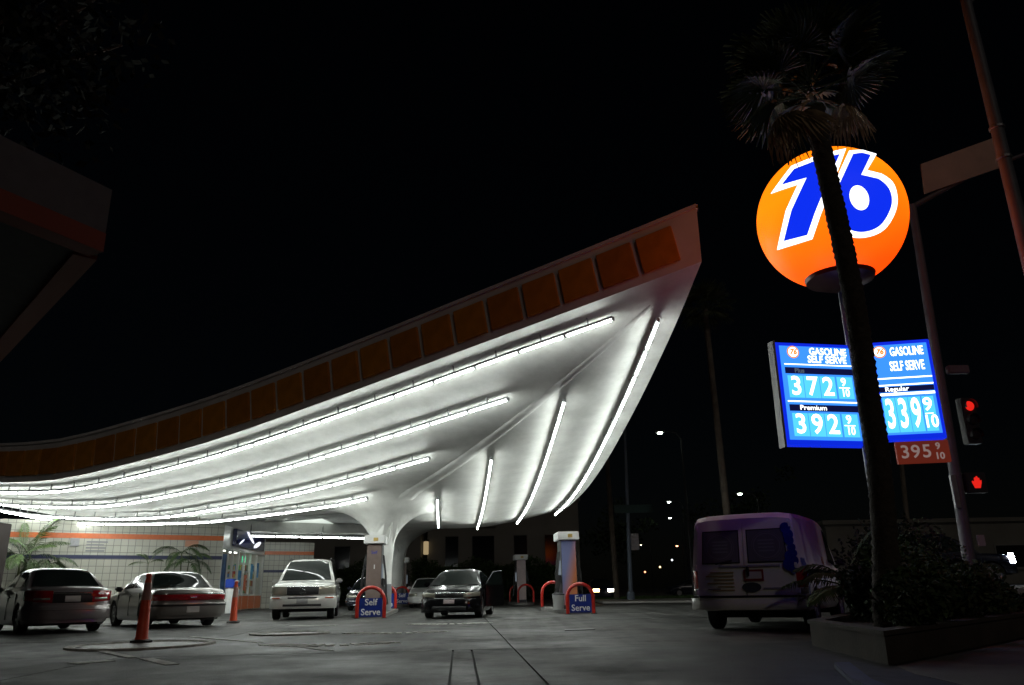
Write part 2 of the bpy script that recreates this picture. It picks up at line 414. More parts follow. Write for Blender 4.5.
# orange square panels
PITCHP = 1.026
PMAT = [mat('orange fascia panel %d' % k, c, .42, var=.18, vs=2.5) for k, c in enumerate(((.52, .20, .02), (.46, .175, .022), (.54, .215, .022)))]
pm_cache = {}
for e in range(2):
    A, B, d, n = EN[e]
    for k in range(int((SIDE-1)/PITCHP)):
        a = .36 + PITCHP*(k+.5); p = A + d*a
        if e == 0 and a > 36: break
        if e == 1 and a > 30: break
        z0 = zshell(A + d*(a-.4)); z1 = zshell(A + d*(a+.4)); z = zshell(p)
        sl = (d*.8 + Vector((0, 0, z1-z0))).normalized()
        nn = n; upv = sl.cross(nn); upv = upv if upv.z > 0 else -upv
        key = k % 3
        if key not in pm_cache: pm_cache[key] = MB().box((0, 0, 0), (.9, .9, .09)).mesh('fascia_panel', PMAT[key], bevel=.012)
        c = Vector((p.x, p.y, z)) + upv*(.2+.47) + nn*.035
        o = link('fascia_panel', pm_cache[key], can, M=frame_M(c - CO, sl, upv))
# rib down the lobe, and the three columns
for T, K in ((T1, K1), (T3, K2)):
    rib = MB(CO); rows = []; d = (K-T).normalized(); s = Vector((-d.y, d.x, 0))
    for k in range(31):
        p = T.lerp(K, .10 + .79*k/30); hw = .07 + .009*k; h = .012 + .0013*k
        rows.append([(p.x+s.x*a*hw, p.y+s.y*a*hw, zs(p+s*a*hw) - b*h) for a, b in ((-1, -.2), (-.75, .75), (-.3, 1), (.3, 1), (.75, .75), (1, -.2))])
    rib.grid(rows); rib.build('rib', M_can, can, smooth=True)
M_base = mat('grey column base paint', (.22, .23, .24), .5, var=.15, vs=3)
for K in (K1, K2, K3):
    cb = MB(CO); rows = []
    for q in range(15):
        r = .42 + (1.5 - .42) * (q/14)**1.6
        row = []
        for k in range(40):
            a = 2*PI*k/40; p = K + Vector((math.cos(a), math.sin(a), 0))*r
            row.append((p.x, p.y, zs(p) - .012*(1-q/14)))
        rows.append(row)
    zt = sum(v[2] for v in rows[0])/40
    stem = []
    for z, r in ((1.05, .36), (1.6, .365), (zt-.5, .38), (zt-.15, .4)):
        stem.append([(K.x+r*math.cos(2*PI*k/40), K.y+r*math.sin(2*PI*k/40), z) for k in range(40)])
    cb.grid(stem + rows, closed=True)
    c = cb.build('column', M_can, can, smooth=True)
    MB(CO).lathe([(.375, 0.0), (.375, 1.05), (.36, 1.06)], 40, c=K).build('base_band', M_base, c, smooth=True)
# inner arch skirts between columns and the recessed inner ceiling
INC = 4.47
for a_, b_ in ((K1, K3), (K1, K2), (K3, K2)):
    sk = MB(CO); rows = []
    d = (b_-a_).normalized(); n = Vector((-d.y, d.x, 0)); n = n if n.dot(CEN-a_) > 0 else -n
    for j in range(61):
        t = j/60; t = t*t*(3-2*t); p = a_.lerp(b_, t); z = zs(p)
        rows.append([(p.x, p.y, z), (p.x+n.x*.18, p.y+n.y*.18, z-.01), (p.x+n.x*.3, p.y+n.y*.3, INC)])
    sk.grid(rows); sk.build('arch_skirt', M_can, can, smooth=True)
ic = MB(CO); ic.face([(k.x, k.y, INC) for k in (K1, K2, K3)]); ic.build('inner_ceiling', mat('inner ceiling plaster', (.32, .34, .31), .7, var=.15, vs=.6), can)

# fluorescent strips
M_tube = emat('lit fluorescent tube', (.93, 1.0, .95), TUBE_POWER)
M_chan = mat('white lamp channel', (.22, .23, .23), .5)
tube_me = MB().lathe([(.018, -.60), (.029, -.585), (.029, .585), (.018, .60)], 10, axis='X').mesh('tube', M_tube, smooth=True)
SEG = 1.30
def strip(e, off, al0, al1, label):
    A, B, d, n = EN[e]; inn = -n
    def at(al):
        p = A + d*al + inn*off; return Vector((p.x, p.y, zs(p)))
    o0 = at(al0); t = thing('fluorescent_strip', label, 'strip light', o0, group='fluorescent strips under the canopy')
    ns = int((al1-al0)/SEG); ch = MB(o0)
    for k in range(ns):
        p = at(al0 + k*SEG); q = at(al0 + (k+1)*SEG); ax = (q-p).normalized()
        dn = Vector((0, 0, -1)); dn = (dn - ax*dn.dot(ax)).normalized(); sd_ = ax.cross(dn)
        m_ = (p+q)/2
        M = frame_M(m_ + dn*.075, ax, sd_)
        ch.box(m_ + dn*.205, ((q-p).length-.01, .075, .06), M.to_3x3()); ch.box(m_ + dn*.08, (.03, .03, .24), M.to_3x3())
        ch.box(p + dn*.25, (.05, .07, .09), M.to_3x3())
        link('tube', tube_me, t, M=frame_M(m_ + dn*.27 - o0, ax, sd_))
    ch.build('channel', M_chan, t)
LR = [(.47, 2.09), (2.12, 5.92), (3.94, 9.75), (5.76, 13.6)]
nm = ['longest fluorescent strip, just inside the orange-squared fascia', 'second fluorescent strip inward from the orange-squared fascia', 'third fluorescent strip inward from the orange-squared fascia', 'fourth and lowest fluorescent strip on the side of the tiled wall']
for (o_, a_), l_ in zip(LR, nm): strip(0, o_, a_+.32, 37, l_)
nm = ['long curved fluorescent strip along the right outer edge of the canopy', 'second curved fluorescent strip in from the right canopy edge', 'third curved fluorescent strip in from the right canopy edge', 'shortest curved fluorescent strip, right beside the column flare']
for (o_, a_), l_ in zip(((.62, 1.45), (2.45, 5.0), (4.3, 8.7), (6.05, 12.6)), nm): strip(1, o_, a_+.32, {1.45: 22.5, 5.0: 22, 8.7: 21.5, 12.6: 20}[a_], l_)
def straight_strip(p, q, label):
    t = thing('fluorescent_strip', label, 'strip light', p, group='fluorescent strips under the canopy'); L_ = (q-p).length; ns = int(L_/SEG); ax = (q-p).normalized(); sd_ = ax.cross(Vector((0, 0, -1)))
    M = frame_M((0, 0, 0), ax, sd_); ch = MB(p)
    ch.box(p.lerp(q, .5) + Vector((0, 0, .09)), (L_, .13, .09), M.to_3x3()); ch.build('channel', M_chan, t)
    for k in range(ns): link('tube', tube_me, t, M=frame_M(ax*(SEG*(k+.5)), ax, sd_))
    for k in range(0, ns+1, 3): MB(p).box(p + ax*(SEG*k) + Vector((0, 0, .4)), (.05, .05, .6)).build('hanger', M_chan, t)
_n = (CEN-K2).normalized()*.0
straight_strip(*[(lambda v: Vector((v.x-.1, v.y-.35, 3.70)))(K3.lerp(K2, u)) for u in (.445, .955)], 'distant horizontal fluorescent strip seen through the arch behind the pumps')

sk = MB(CO); sk.face([G(*q, INC-.012) for q in ((266, 523.4), (322, 518.6), (336, 524.6), (268, 524.8))]); sk.build('glowing_ceiling_slit', emat('glowing ceiling slit', (.9, 1, .9), .75), can)  # emissive quad drawn in for a bright slit, no lamp fixture modelled
# ================================================================== BALL SIGN ON ITS POLE
YB = 12.8
BC = P(830.5, 219, YB); BR = (BC - P(756.5, 219, YB)).length * .955
PB = Vector((BC.x, BC.y, 0))
def ball_orange():
    m = bpy.data.materials.new('glowing orange acrylic'); m.use_nodes = True; t = m.node_tree; b = t.nodes['Principled BSDF']
    N = t.nodes.new; L = t.links.new; tc = N('ShaderNodeTexCoord')
    n = N('ShaderNodeTexNoise'); n.inputs['Scale'].default_value = .55; n.inputs['Detail'].default_value = 2
    L(tc.outputs['Object'], n.inputs['Vector'])
    r = N('ShaderNodeValToRGB'); e = r.color_ramp.elements
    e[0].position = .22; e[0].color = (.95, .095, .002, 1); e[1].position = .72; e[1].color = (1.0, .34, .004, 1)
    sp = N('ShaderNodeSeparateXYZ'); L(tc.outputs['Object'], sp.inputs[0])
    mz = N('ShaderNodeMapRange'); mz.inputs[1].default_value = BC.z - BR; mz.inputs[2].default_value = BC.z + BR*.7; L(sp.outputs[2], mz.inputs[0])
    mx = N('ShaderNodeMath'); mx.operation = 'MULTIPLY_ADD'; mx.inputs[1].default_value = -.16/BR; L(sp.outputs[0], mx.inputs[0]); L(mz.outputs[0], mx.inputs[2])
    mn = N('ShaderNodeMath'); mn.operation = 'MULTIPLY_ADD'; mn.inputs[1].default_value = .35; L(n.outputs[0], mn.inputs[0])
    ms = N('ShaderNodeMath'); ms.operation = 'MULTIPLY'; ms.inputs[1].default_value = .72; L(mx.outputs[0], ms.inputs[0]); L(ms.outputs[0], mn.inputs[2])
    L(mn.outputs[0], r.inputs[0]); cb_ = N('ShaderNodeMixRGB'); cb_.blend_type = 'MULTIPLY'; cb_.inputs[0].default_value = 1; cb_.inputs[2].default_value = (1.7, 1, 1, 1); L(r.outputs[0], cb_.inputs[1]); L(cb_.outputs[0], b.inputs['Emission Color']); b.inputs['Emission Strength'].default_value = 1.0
    b.inputs['Base Color'].default_value = (.3, .06, .005, 1); b.inputs['Roughness'].default_value = .5
    return m
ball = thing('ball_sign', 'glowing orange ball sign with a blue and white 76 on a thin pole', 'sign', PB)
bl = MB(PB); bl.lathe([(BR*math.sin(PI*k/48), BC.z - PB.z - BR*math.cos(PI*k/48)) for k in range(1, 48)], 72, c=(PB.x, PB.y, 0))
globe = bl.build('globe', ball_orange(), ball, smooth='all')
Nn = (CAM - BC).normalized(); Uu = (rt - Nn*rt.dot(Nn)).normalized(); Vv = Nn.cross(Uu)
def zp(x, y): return ((x - 250)/185, (461.5 - y)/185)
def sphere_patch(name, loops, rr, m, parent):
    pts = []; edges = []
    for lp in loops:
        n = len(pts); dense = []
        for i, p in enumerate(lp):
            q = lp[(i+1) % len(lp)]; L_ = math.hypot(q[0]-p[0], q[1]-p[1]); c = max(1, int(L_/.03))
            for k in range(c): dense.append((p[0]+(q[0]-p[0])*k/c, p[1]+(q[1]-p[1])*k/c))
        pts += [Vector(p) for p in dense]; edges += [(n+i, n+(i+1) % len(dense)) for i in range(len(dense))]
    for i in range(-34, 35):
        for j in range(-34, 35):
            pts.append(Vector((i*.03+.0071, j*.03+.0043)))
    res = geometry.delaunay_2d_cdt(pts, edges, [], 2, 1e-5)
    mb = MB(PB)
    P3 = [BC + (Uu*p.x + Vv*p.y + Nn*math.sqrt(max(.01, 1-p.x*p.x-p.y*p.y)))*(BR*rr) for p in res[0]]
    for f in res[2]: mb.face([P3[k] for k in f])
    return mb.build(name, m, parent, smooth='all')
def smooth_loop(pts, n=6):
    out = []; c = len(pts)
    for i in range(c):
        p0, p1, p2, p3 = [pts[(i+k-1) % c] for k in range(4)]
        for k in range(n):
            t = k/n
            out.append(tuple(.5*((2*p1[d]) + (-p0[d]+p2[d])*t + (2*p0[d]-5*p1[d]+4*p2[d]-p3[d])*t*t + (-p0[d]+3*p1[d]-3*p2[d]+p3[d])*t**3) for d in (0, 1)))
    return out
seven = [zp(*p) for p in ((131, 377), (158, 338), (222, 314), (262, 304), (236, 380), (214, 448), (200, 500), (145, 516), (160, 440), (190, 362))]
seven_o = [zp(*p) for p in ((104, 398), (150, 328), (215, 303), (276, 287), (250, 382), (228, 450), (212, 510), (128, 540), (146, 440), (170, 378))]
six_c = [(268, 350), (257, 400), (262, 445), (287, 482), (325, 492), (362, 475), (383, 430), (376, 390), (345, 363), (312, 358)]
six = [zp(292, 304)] + smooth_loop([zp(*p) for p in six_c])[6:-12] + [zp(312, 357), zp(333, 305), zp(312, 300)]
so_c = [(258, 342), (245, 400), (250, 452), (280, 496), (325, 506), (372, 486), (397, 432), (388, 378), (352, 350), (325, 346)]
six_o = [zp(283, 294)] + smooth_loop([zp(*p) for p in so_c])[6:-12] + [zp(325, 345), zp(348, 300), zp(316, 289)]
hole = [zp(310 + 21*math.cos(a*PI/12) + 6*math.sin(a*PI/12), 412 + 29*math.sin(a*PI/12)) for a in range(24)]
M_bw = emat('glowing white acrylic', (.95, .97, 1.0), 2.0)
M_bb = emat('glowing blue acrylic', (.004, .03, .9), 1.0)
sphere_patch('digit_outline', [seven_o], 1.004, M_bw, globe)
sphere_patch('digit_outline', [six_o], 1.004, M_bw, globe)
sphere_patch('digit', [seven], 1.009, M_bb, globe)
sphere_patch('digit', [six], 1.009, M_bb, globe)
sphere_patch('digit_counter', [hole], 1.013, M_bw, globe)
cc = Vector((BC.x, BC.y, BC.z - BR*.88))
MB(PB).lathe([(BR*.16, -.24), (BR*.44, -.08), (BR*.475, .04), (BR*.40, .1)], 40, c=cc).build('collar', mat('collar bronze paint', (.10, .035, .03), .35, .4), ball, smooth=True)
MB(PB).tube([(BC.x, BC.y, 0), (BC.x, BC.y, cc.z-.3)], .065, 14).build('pole', mat('grey pole paint', (.33, .34, .38), .4, .2, var=.1), ball, smooth=True)
MB(PB).box((BC.x, BC.y, .32), (.4, .4, .06)).build('base_plate', M_steel, ball, bevel=.01)

# ================================================================== PRICE BOARDS
def price_board(name, TL, TR, BL, label, rows_fn, depth=.18):
    TL, TR, BL = Vector(TL), Vector(TR), Vector(BL)
    xa = (TR - TL); wd = xa.length; xa.normalize(); ya = (TL - BL); ya = (ya - xa*ya.dot(xa)); ht = ya.length; ya.normalize()
    za = xa.cross(ya)
    t = thing(name, label, 'sign', BL)
    base = Matrix.Translation(Vector()) @ frame_M((0, 0, 0), xa, ya)
    cab = MB().box((wd/2, ht/2, -depth/2), (wd, ht, depth)).build('cabinet', mat('blue sign cabinet', (.01, .02, .35), .3, emit=(.004, .03, .95), es=.75), t, bevel=.012); cab.matrix_basis = base
    hs = MB(); hs.box((-.02, ht/2, -depth/2), (.04, ht+.06, depth+.02)); hs.build('frame', mat('sign frame', (.32, .31, .32), .4, .3), t, bevel=.006).matrix_basis = base
    f = MB().box((wd/2+.005, ht/2+.015, .003), (wd-.12, ht-.15, .006)).build('face', M_face, t); f.matrix_basis = base
    def rect(n, x0, y0, x1, y1, m, z=.0075):
        MB().box(((x0+x1)/2*wd, (1-(y0+y1)/2)*ht, z), ((x1-x0)*wd, (y1-y0)*ht, .003)).build(n, m, t).matrix_basis = base
    def txt(s, x, y, size, m, sx=1, z=.011, off=.012, shear=0, part='lettering', align='CENTER'):
        me = text_mesh(s, size*ht, m, .001, off*ht*size*1.6, align, sx, shear)
        link(part, me, t, M=base @ Matrix.Translation((x*wd, (1-y)*ht, z)))
    rows_fn(rect, txt, t, wd, ht, base)
    return t
M_face = emat('glowing sky blue acrylic', (.05, .33, 1.3), 1.0)
M_tile = emat('glowing cyan tile', (.11, .74, 1.4), 1.0)
M_w = emat('glowing white print', (.95, 1.0, 1.0), 2.4)
M_navy = emat('dark navy strip', (.004, .008, .09), .5)
M_dim = emat('dim lettering', (.12, .16, .22), .6)
M_disc = emat('glowing orange disc', (1, .33, .03), 1.0)
M_rim = emat('glowing tile edge', (.02, .25, .75), .7)
def logo(t, base, x, y, r):
    MB().lathe([(r, 0), (r, .004)], 28).build('logo_disc', M_disc, t).matrix_basis = base @ Matrix.Translation((x, y, .008))
    MB().lathe([(r*.8, 0), (r*.8, .002)], 28).build('logo_disc', M_w, t).matrix_basis = base @ Matrix.Translation((x, y, .0125))
    link('logo_lettering', text_mesh('76', r*1.15, M_disc, .001, .008, shear=.2), t, M=base @ Matrix.Translation((x, y, .0165)))
def price(rect, txt, y0, y1, s, x0=.10, tw=.19, h=None):
    h = h or (y1-y0)
    for k, ch in enumerate(s):
        rect('price_tile', x0 + k*tw, y0, x0 + k*tw + tw*.955, y1, M_tile)
        txt(ch, x0 + (k+.48)*tw, (y0+y1)/2, h*1.18, M_w, sx=tw/h*1.02*.72 if h > .3 else .92, off=.011, part='price_digit')
    xx = x0 + 3*tw
    rect('price_tile', xx+.015, y0, xx+.20, y1, M_tile)
    txt('9', xx+.09, y0 + (y1-y0)*.25, h*.52, M_w, off=.011, part='price_digit')
    rect('fraction_bar', xx+.03, (y0+y1)/2-.004, xx+.16, (y0+y1)/2+.004, M_w, .011)
    txt('10', xx+.10, y0 + (y1-y0)*.74, h*.50, M_w, sx=.8, off=.011, part='price_digit')
def left_rows(rect, txt, t, wd, ht, base):
    logo(t, base, .20*wd, .905*ht, .062*ht)
    txt('GASOLINE', .62, .085, .098, M_w, sx=.80*wd/1.42, off=.012); txt('SELF SERVE', .60, .165, .098, M_w, sx=.80*wd/1.42, off=.012)
    rect('rule', .08, .212, .92, .222, M_w)
    rect('grade_strip', .08, .248, .92, .31, M_navy); txt('Plus', .25, .28, .062, M_dim, off=.02, z=.010)
    price(rect, txt, .33, .545, '372')
    rect('rule', .07, .575, .93, .587, M_w)
    rect('grade_strip', .08, .612, .93, .675, M_navy); txt('Premium', .36, .643, .066, M_w, sx=1.15, off=.004, z=.0125)
    price(rect, txt, .695, .915, '392')
def right_rows(rect, txt, t, wd, ht, base):
    logo(t, base, .16*wd, .895*ht, .062*ht)
    txt('GASOLINE', .60, .115, .125, M_w, sx=.78*wd/1.42, off=.012); txt('SELF SERVE', .57, .265, .135, M_w, sx=.72*wd/1.42, off=.012)
    rect('rule', .06, .375, .94, .388, M_w); rect('rule', .06, .445, .94, .458, M_w)
    rect('grade_strip', .06, .468, .94, .522, M_navy); txt('Regular', .34, .495, .066, M_w, sx=1.1, off=.004, z=.0125)
    rect('rule', .06, .532, .94, .556, M_w)
    price(rect, txt, .58, .925, '339', x0=.08, tw=.205)
bl_ = P(787, 445, YB-.25); tl_ = Vector((bl_.x, bl_.y, P(776, 342, YB-.25).z)); tr_ = P(856, 343, YB+.0)
tr_ = Vector((tr_.x, tr_.y, tl_.z-.01))
price_board('price_board', tl_, tr_, bl_, 'glowing blue price board reading 372 and 392 left of the palm trunk', left_rows)
tl2 = P(868, 343, YB-.02); tr2 = P(929.5, 343, YB-.2); tr2 = Vector((tr2.x, tr2.y, tl2.z)); bl2 = Vector((tl2.x, tl2.y, P(882, 441, YB-.02).z))
price_board('price_board', tl2, tr2, bl2, 'glowing blue price board reading 339 right of the palm trunk', right_rows)
# small unlit board under it; faint emission stands in for light falling on it
a = bl2 + Vector((.18, -.0, -.01)); xa = (tr2-tl2).normalized(); wdm = (tr2-tl2).length - .16
t = thing('price_board', 'small dark red price board reading 395 below the right blue board', 'sign', a)
bM = frame_M((0, 0, 0), xa, (0, 0, 1))
MB().box((wdm/2, -.19, -.05), (wdm, .36, .08)).build('cabinet', mat('dark red board', (.22, .035, .02), .5, emit=(.09, .012, .006), es=1.0), t, bevel=.008).matrix_basis = bM
for s_, x_, y_, z_ in (('3', .16, -.19, .3), ('9', .36, -.19, .3), ('5', .57, -.19, .3), ('9', .79, -.11, .15), ('10', .80, -.27, .15)):
    link('price_digit', text_mesh(s_, z_, emat('faint digits', (.42, .30, .28), .5), .001, .004), t, M=bM @ Matrix.Translation((x_*wdm, y_, -.0075)))
for z_, nm_ in ((P(845, 345, YB).z-.12, 'upper'), (P(860, 440, YB).z+.14, 'lower')):
    MB(PB).box((BC.x, BC.y+.02, z_), (1.7, .07, .08)).build('cross_arm', M_dark, ball, bevel=.006)

# ================================================================== PLANTER AND ITS PLANTS
PL = [(3.57, 8.12), (3.84, 10.9), (7.7, 17.3), (8.6, 17.7), (11.0, 15.75), (7.1, 11.75)]
M_pl = mat('planter concrete', (.055, .043, .034), .9, var=.3, vs=2.2, bump=.4, bs=25)
pl = thing('planter', 'low raised concrete planter wall at the street corner', 'planter', (3.57, 8.12, 0))
def inset(poly, d):
    out = []; n = len(poly); cx_ = sum(p[0] for p in poly)/n; cy_ = sum(p[1] for p in poly)/n
    for i in range(n):
        p0, p1, p2 = Vector(poly[i-1]), Vector(poly[i]), Vector(poly[(i+1) % n])
        e1 = (p1-p0).normalized(); e2 = (p2-p1).normalized()
        n1 = Vector((-e1.y, e1.x)); n1 = n1 if n1.dot(Vector((cx_, cy_))-p1) > 0 else -n1
        n2 = Vector((-e2.y, e2.x)); n2 = n2 if n2.dot(Vector((cx_, cy_))-p1) > 0 else -n2
        b = (n1+n2).normalized(); out.append(tuple(p1 + b*(d/max(.3, b.dot(n1)))))
    return out
PLo = Vector((3.57, 8.12, 0)); PI_ = inset(PL, .16)
for i in range(len(PL)):
    a, b = PL[i], PL[(i+1) % len(PL)]; c, d = PI_[(i+1) % len(PL)], PI_[i]
    MB(PLo).prism([a, b, c, d], -.01, .27).build('wall', M_pl, pl)
    e = .025
    oa, ob = inset(PL, -e)[i], inset(PL, -e)[(i+1) % len(PL)]; oc, od = inset(PL, .16+e)[(i+1) % len(PL)], inset(PL, .16+e)[i]
    MB(PLo).prism([oa, ob, oc, od], .272, .315).build('coping', M_pl, pl)
MB(PLo).prism([tuple(p) for p in PI_], 0, .22).build('soil', mat('planter soil', (.03, .022, .015), .95, var=.4, vs=8), pl)

# fan palm
TP = [(888, 612), (886, 560), (882, 500), (876, 440), (869, 400), (862, 350), (854, 300), (844, 250), (833, 200), (822, 150), (814, 112)]
TP = [P(x, y, 10.3) for x, y in TP]; PT = Vector((TP[0].x, TP[0].y, .2)); PTOP = TP[-1]
palm = thing('palm_tree', 'fan palm with a rough dark trunk standing before the orange ball sign', 'palm tree', PT)
M_trunk = mat('palm trunk bark', (.05, .038, .028), .9, var=.4, vs=14, bump=.8, bs=30)
tr = MB(PT); rows = []; NZ = 150; zx = [(p.z, p.x) for p in TP]
for i in range(NZ):
    u = i/(NZ-1); z = PT.z + (PTOP.z-PT.z)*u; x_ = sinterp(z, zx)
    r = .142 + .05*math.exp(-u*9) - .004*u + (.010 if i % 2 else -.004) + (.02*max(0, (u-.88)/.12))
    rows.append([(x_ + (r + random.uniform(-.009, .012))*math.cos(2*PI*k/22 + (i % 2)*.14), PT.y + (r + random.uniform(-.009, .012))*math.sin(2*PI*k/22 + (i % 2)*.14), z) for k in range(22)])
tr.grid(rows, closed=True); tr.build('trunk', M_trunk, palm, smooth=50)
def fan_leaf(nl, pet, bl, spread, droop, m, seed):
    rnd = random.Random(seed); mb = MB()
    mb.tube([(0, 0, 0), (pet*.5, 0, .03), (pet, 0, 0)], [.016, .012, .01], 5)
    for k in range(nl):
        a = (k/(nl-1)-.5)*2*spread + rnd.uniform(-.03, .03); L_ = bl*(1-.28*abs(a/spread)**1.5)*rnd.uniform(.9, 1.06)
        dx, dy = math.cos(a), math.sin(a); s = Vector((-dy, dx, 0))
        prev = None
        for q in range(5):
            u = q/4; z = .06*math.cos(a*2)*u - droop*L_*u**2.3*(1+.4*rnd.random())
            c = Vector((pet + dx*L_*u, dy*L_*u, z)); wd_ = .034*(1-.0*u)*(math.sin(PI*min(1, .18+u*.75))+.05) if q < 4 else .002
            cur = (c - s*wd_ + Vector((0, 0, .012)), c - Vector((0, 0, .012)), c + s*wd_ + Vector((0, 0, .012)))
            if prev: mb.face([prev[0], prev[1], cur[1], cur[0]]); mb.face([prev[1], prev[2], cur[2], cur[1]])
            prev = cur
    return mb.mesh('frond', m)
M_frond = mat('fan frond green', (.09, .11, .05), .6, var=.3, vs=4)
M_dead = mat('dry frond tan', (.36, .25, .14), .8, var=.3, vs=5)
LV = [fan_leaf(26, .52, .66, R(105), .18, M_frond, 1), fan_leaf(24, .62, .60, R(95), .34, M_frond, 2), fan_leaf(22, .42, .62, R(80), .7, M_dead, 3)]
for k in range(40):
    az = k*2.39996 + random.uniform(-.2, .2); el = R(78) - R(80)*(k/39)**.8
    d = Vector((math.cos(az)*math.cos(el), math.sin(az)*math.cos(el), math.sin(el)))
    side = Vector((-math.sin(az), math.cos(az), 0))
    c = PTOP - PT + Vector((0, 0, .55 - .15*(k/39)))
    if el < R(30) and d.y < -.2: continue
    M = frame_M(c + d*.08, d, side + Vector((0, 0, random.uniform(-.35, .35))))
    link('frond', LV[k % 2], palm, M=M @ Matrix.Scale(random.uniform(.9, 1.15), 4))
for az, el, s_, me in ((R(185), R(-38), 1.0, LV[2]), (R(200), R(-20), 1.05, LV[1]), (R(215), R(-48), 1.05, LV[2]), (R(165), R(-30), .95, LV[2]), (R(355), R(-22), .85, LV[2]), (R(20), R(-8), .95, LV[2]), (R(190), R(5), 1.1, LV[1]), (R(205), R(25), 1.1, LV[0]), (R(340), R(22), 1.1, LV[0]), (R(10), R(35), 1.1, LV[1]), (R(150), R(12), 1.1, LV[0])):
    d = Vector((math.cos(az)*math.cos(el), math.sin(az)*math.cos(el), math.sin(el)))
    link('frond', me, palm, M=frame_M(PTOP - PT + Vector((0, 0, .25)) + d*.1, d, Vector((-math.sin(az), math.cos(az), .1))) @ Matrix.Scale(s_, 4))

def leaf_mass(mb, c, r, n, size, flat=.0, rnd=random):
    for k in range(n):
        while True:
            v = Vector((rnd.uniform(-1, 1), rnd.uniform(-1, 1), rnd.uniform(-1, 1)))
            if .25 < v.length < 1: break
        p = Vector(c) + Vector((v.x*r[0], v.y*r[1], v.z*r[2]))
        d = Vector((rnd.gauss(0, 1), rnd.gauss(0, 1), rnd.gauss(0, .7))).normalized(); s = d.orthogonal().normalized()
        s = (Matrix.Rotation(rnd.uniform(0, 6.28), 3, d) @ s); L_ = size*rnd.uniform(.6, 1.3)
        mb.face([p - d*L_*.5, p + s*L_*.28 - d*.05*L_, p + d*L_*.5, p - s*L_*.28 - d*.05*L_])
LEAFM = [mat('shrub leaf %d' % k, c, .85, var=.4, vs=5) for k, c in enumerate(((.035, .06, .018), (.05, .085, .025), (.028, .05, .02), (.06, .075, .03)))]
def shrub(x, y, r, h, n, size, m, label, z0=.22, group='shrubs in the corner planter'):
    t = thing('shrub', label, 'shrub', (x, y, z0), group=group); rnd = random.Random(int(x*100+y*7))
    st = MB((x, y, z0))
    for k in range(5):
        a = k*1.26; st.tube([(x, y, z0), (x+r*.3*math.cos(a), y+r*.3*math.sin(a), z0+h*.45), (x+r*.6*math.cos(a), y+r*.6*math.sin(a), z0+h*.8)], [.014, .01, .005], 5)
    st.build('stem', M_trunk, t)
    lf = MB((x, y, z0))
    for k in range(9):
        a = rnd.uniform(0, 6.28); q = rnd.uniform(0, .65)*r
        leaf_mass(lf, (x+q*math.cos(a), y+q*math.sin(a), z0+h*rnd.uniform(.35, .8)), (r*.45, r*.45, h*.3), n//9, size, rnd=rnd)
    lf.build('foliage', m, t)
shr = [(4.35, 9.35, .5, .42, 'low leafy shrub at the near corner of the planter'), (4.9, 9.95, .6, .55, 'rounded leafy shrub just right of the near planter corner'), (4.72, 10.95, .45, .6, 'leafy shrub at the left end of the planter beside the van'),
       (5.7, 10.9, .6, .55, 'leafy shrub on the street side right of the palm base'), (6.5, 11.9, .65, .6, 'leafy shrub on the street side below the right price board'), (5.6, 12.2, .8, .9, 'taller dark shrub at the foot of the ball sign pole'),
       (7.3, 13.0, .75, .7, 'leafy shrub further right along the planter'), (8.3, 14.2, .8, .7, 'dark shrub near the right end of the planter'), (9.4, 15.2, .7, .6, 'last shrub at the far right end of the planter'), (7.2, 14.9, 1.0, 1.3, 'tall dark shrub at the back of the planter behind the pole'), (6.2, 13.6, .8, 1.25, 'tall dark shrub directly behind the palm trunk')]
for k, (x, y, r, h, l) in enumerate(shr): shrub(x, y, r*1.15, h*(1.35 if x < 7.25 else .8 if x < 8 else .55), 3000, .085, LEAFM[k % 4], l)
# arching fine-leaved palm fronds beside the van
def pinnate(L_, n, droop, m, seed, wd=.018, ll=.28):
    rnd = random.Random(seed); mb = MB(); pts = []
    for i in range(13):
        u = i/12; pts.append(Vector((L_*u*(1-.18*u*droop), 0, L_*(.75*u - droop*u*u*.95))))
    mb.tube(pts, [.012*(1-.8*i/12)+.002 for i in range(13)], 5)
    for k in range(n):
        u = .18 + .8*k/(n-1); f = u*12; i = min(11, int(f)); p = pts[i].lerp(pts[i+1], f-i); tn = (pts[i+1]-pts[i]).normalized()
        for s in (-1, 1):
            d = (tn*.75 + Vector((0, s*.75, -.15 - .25*rnd.random()))).normalized(); l_ = ll*math.sin(PI*min(1, .12+.86*u))*rnd.uniform(.85, 1.1)
            nn = d.cross(Vector((0, 0, 1))).normalized()*wd; m_ = p + d*l_*.5 + Vector((0, 0, .02)); e = p + d*l_ + Vector((0, 0, -.3*l_))
            mb.face([p, m_ - nn, m_ + nn]); mb.face([m_ - nn, e, m_ + nn])
    return mb.mesh('frond', m)
PM = [pinnate(1.15, 26, .55, LEAFM[1], 5), pinnate(1.0, 24, .85, LEAFM[0], 6), pinnate(1.3, 28, .4, LEAFM[1], 7)]
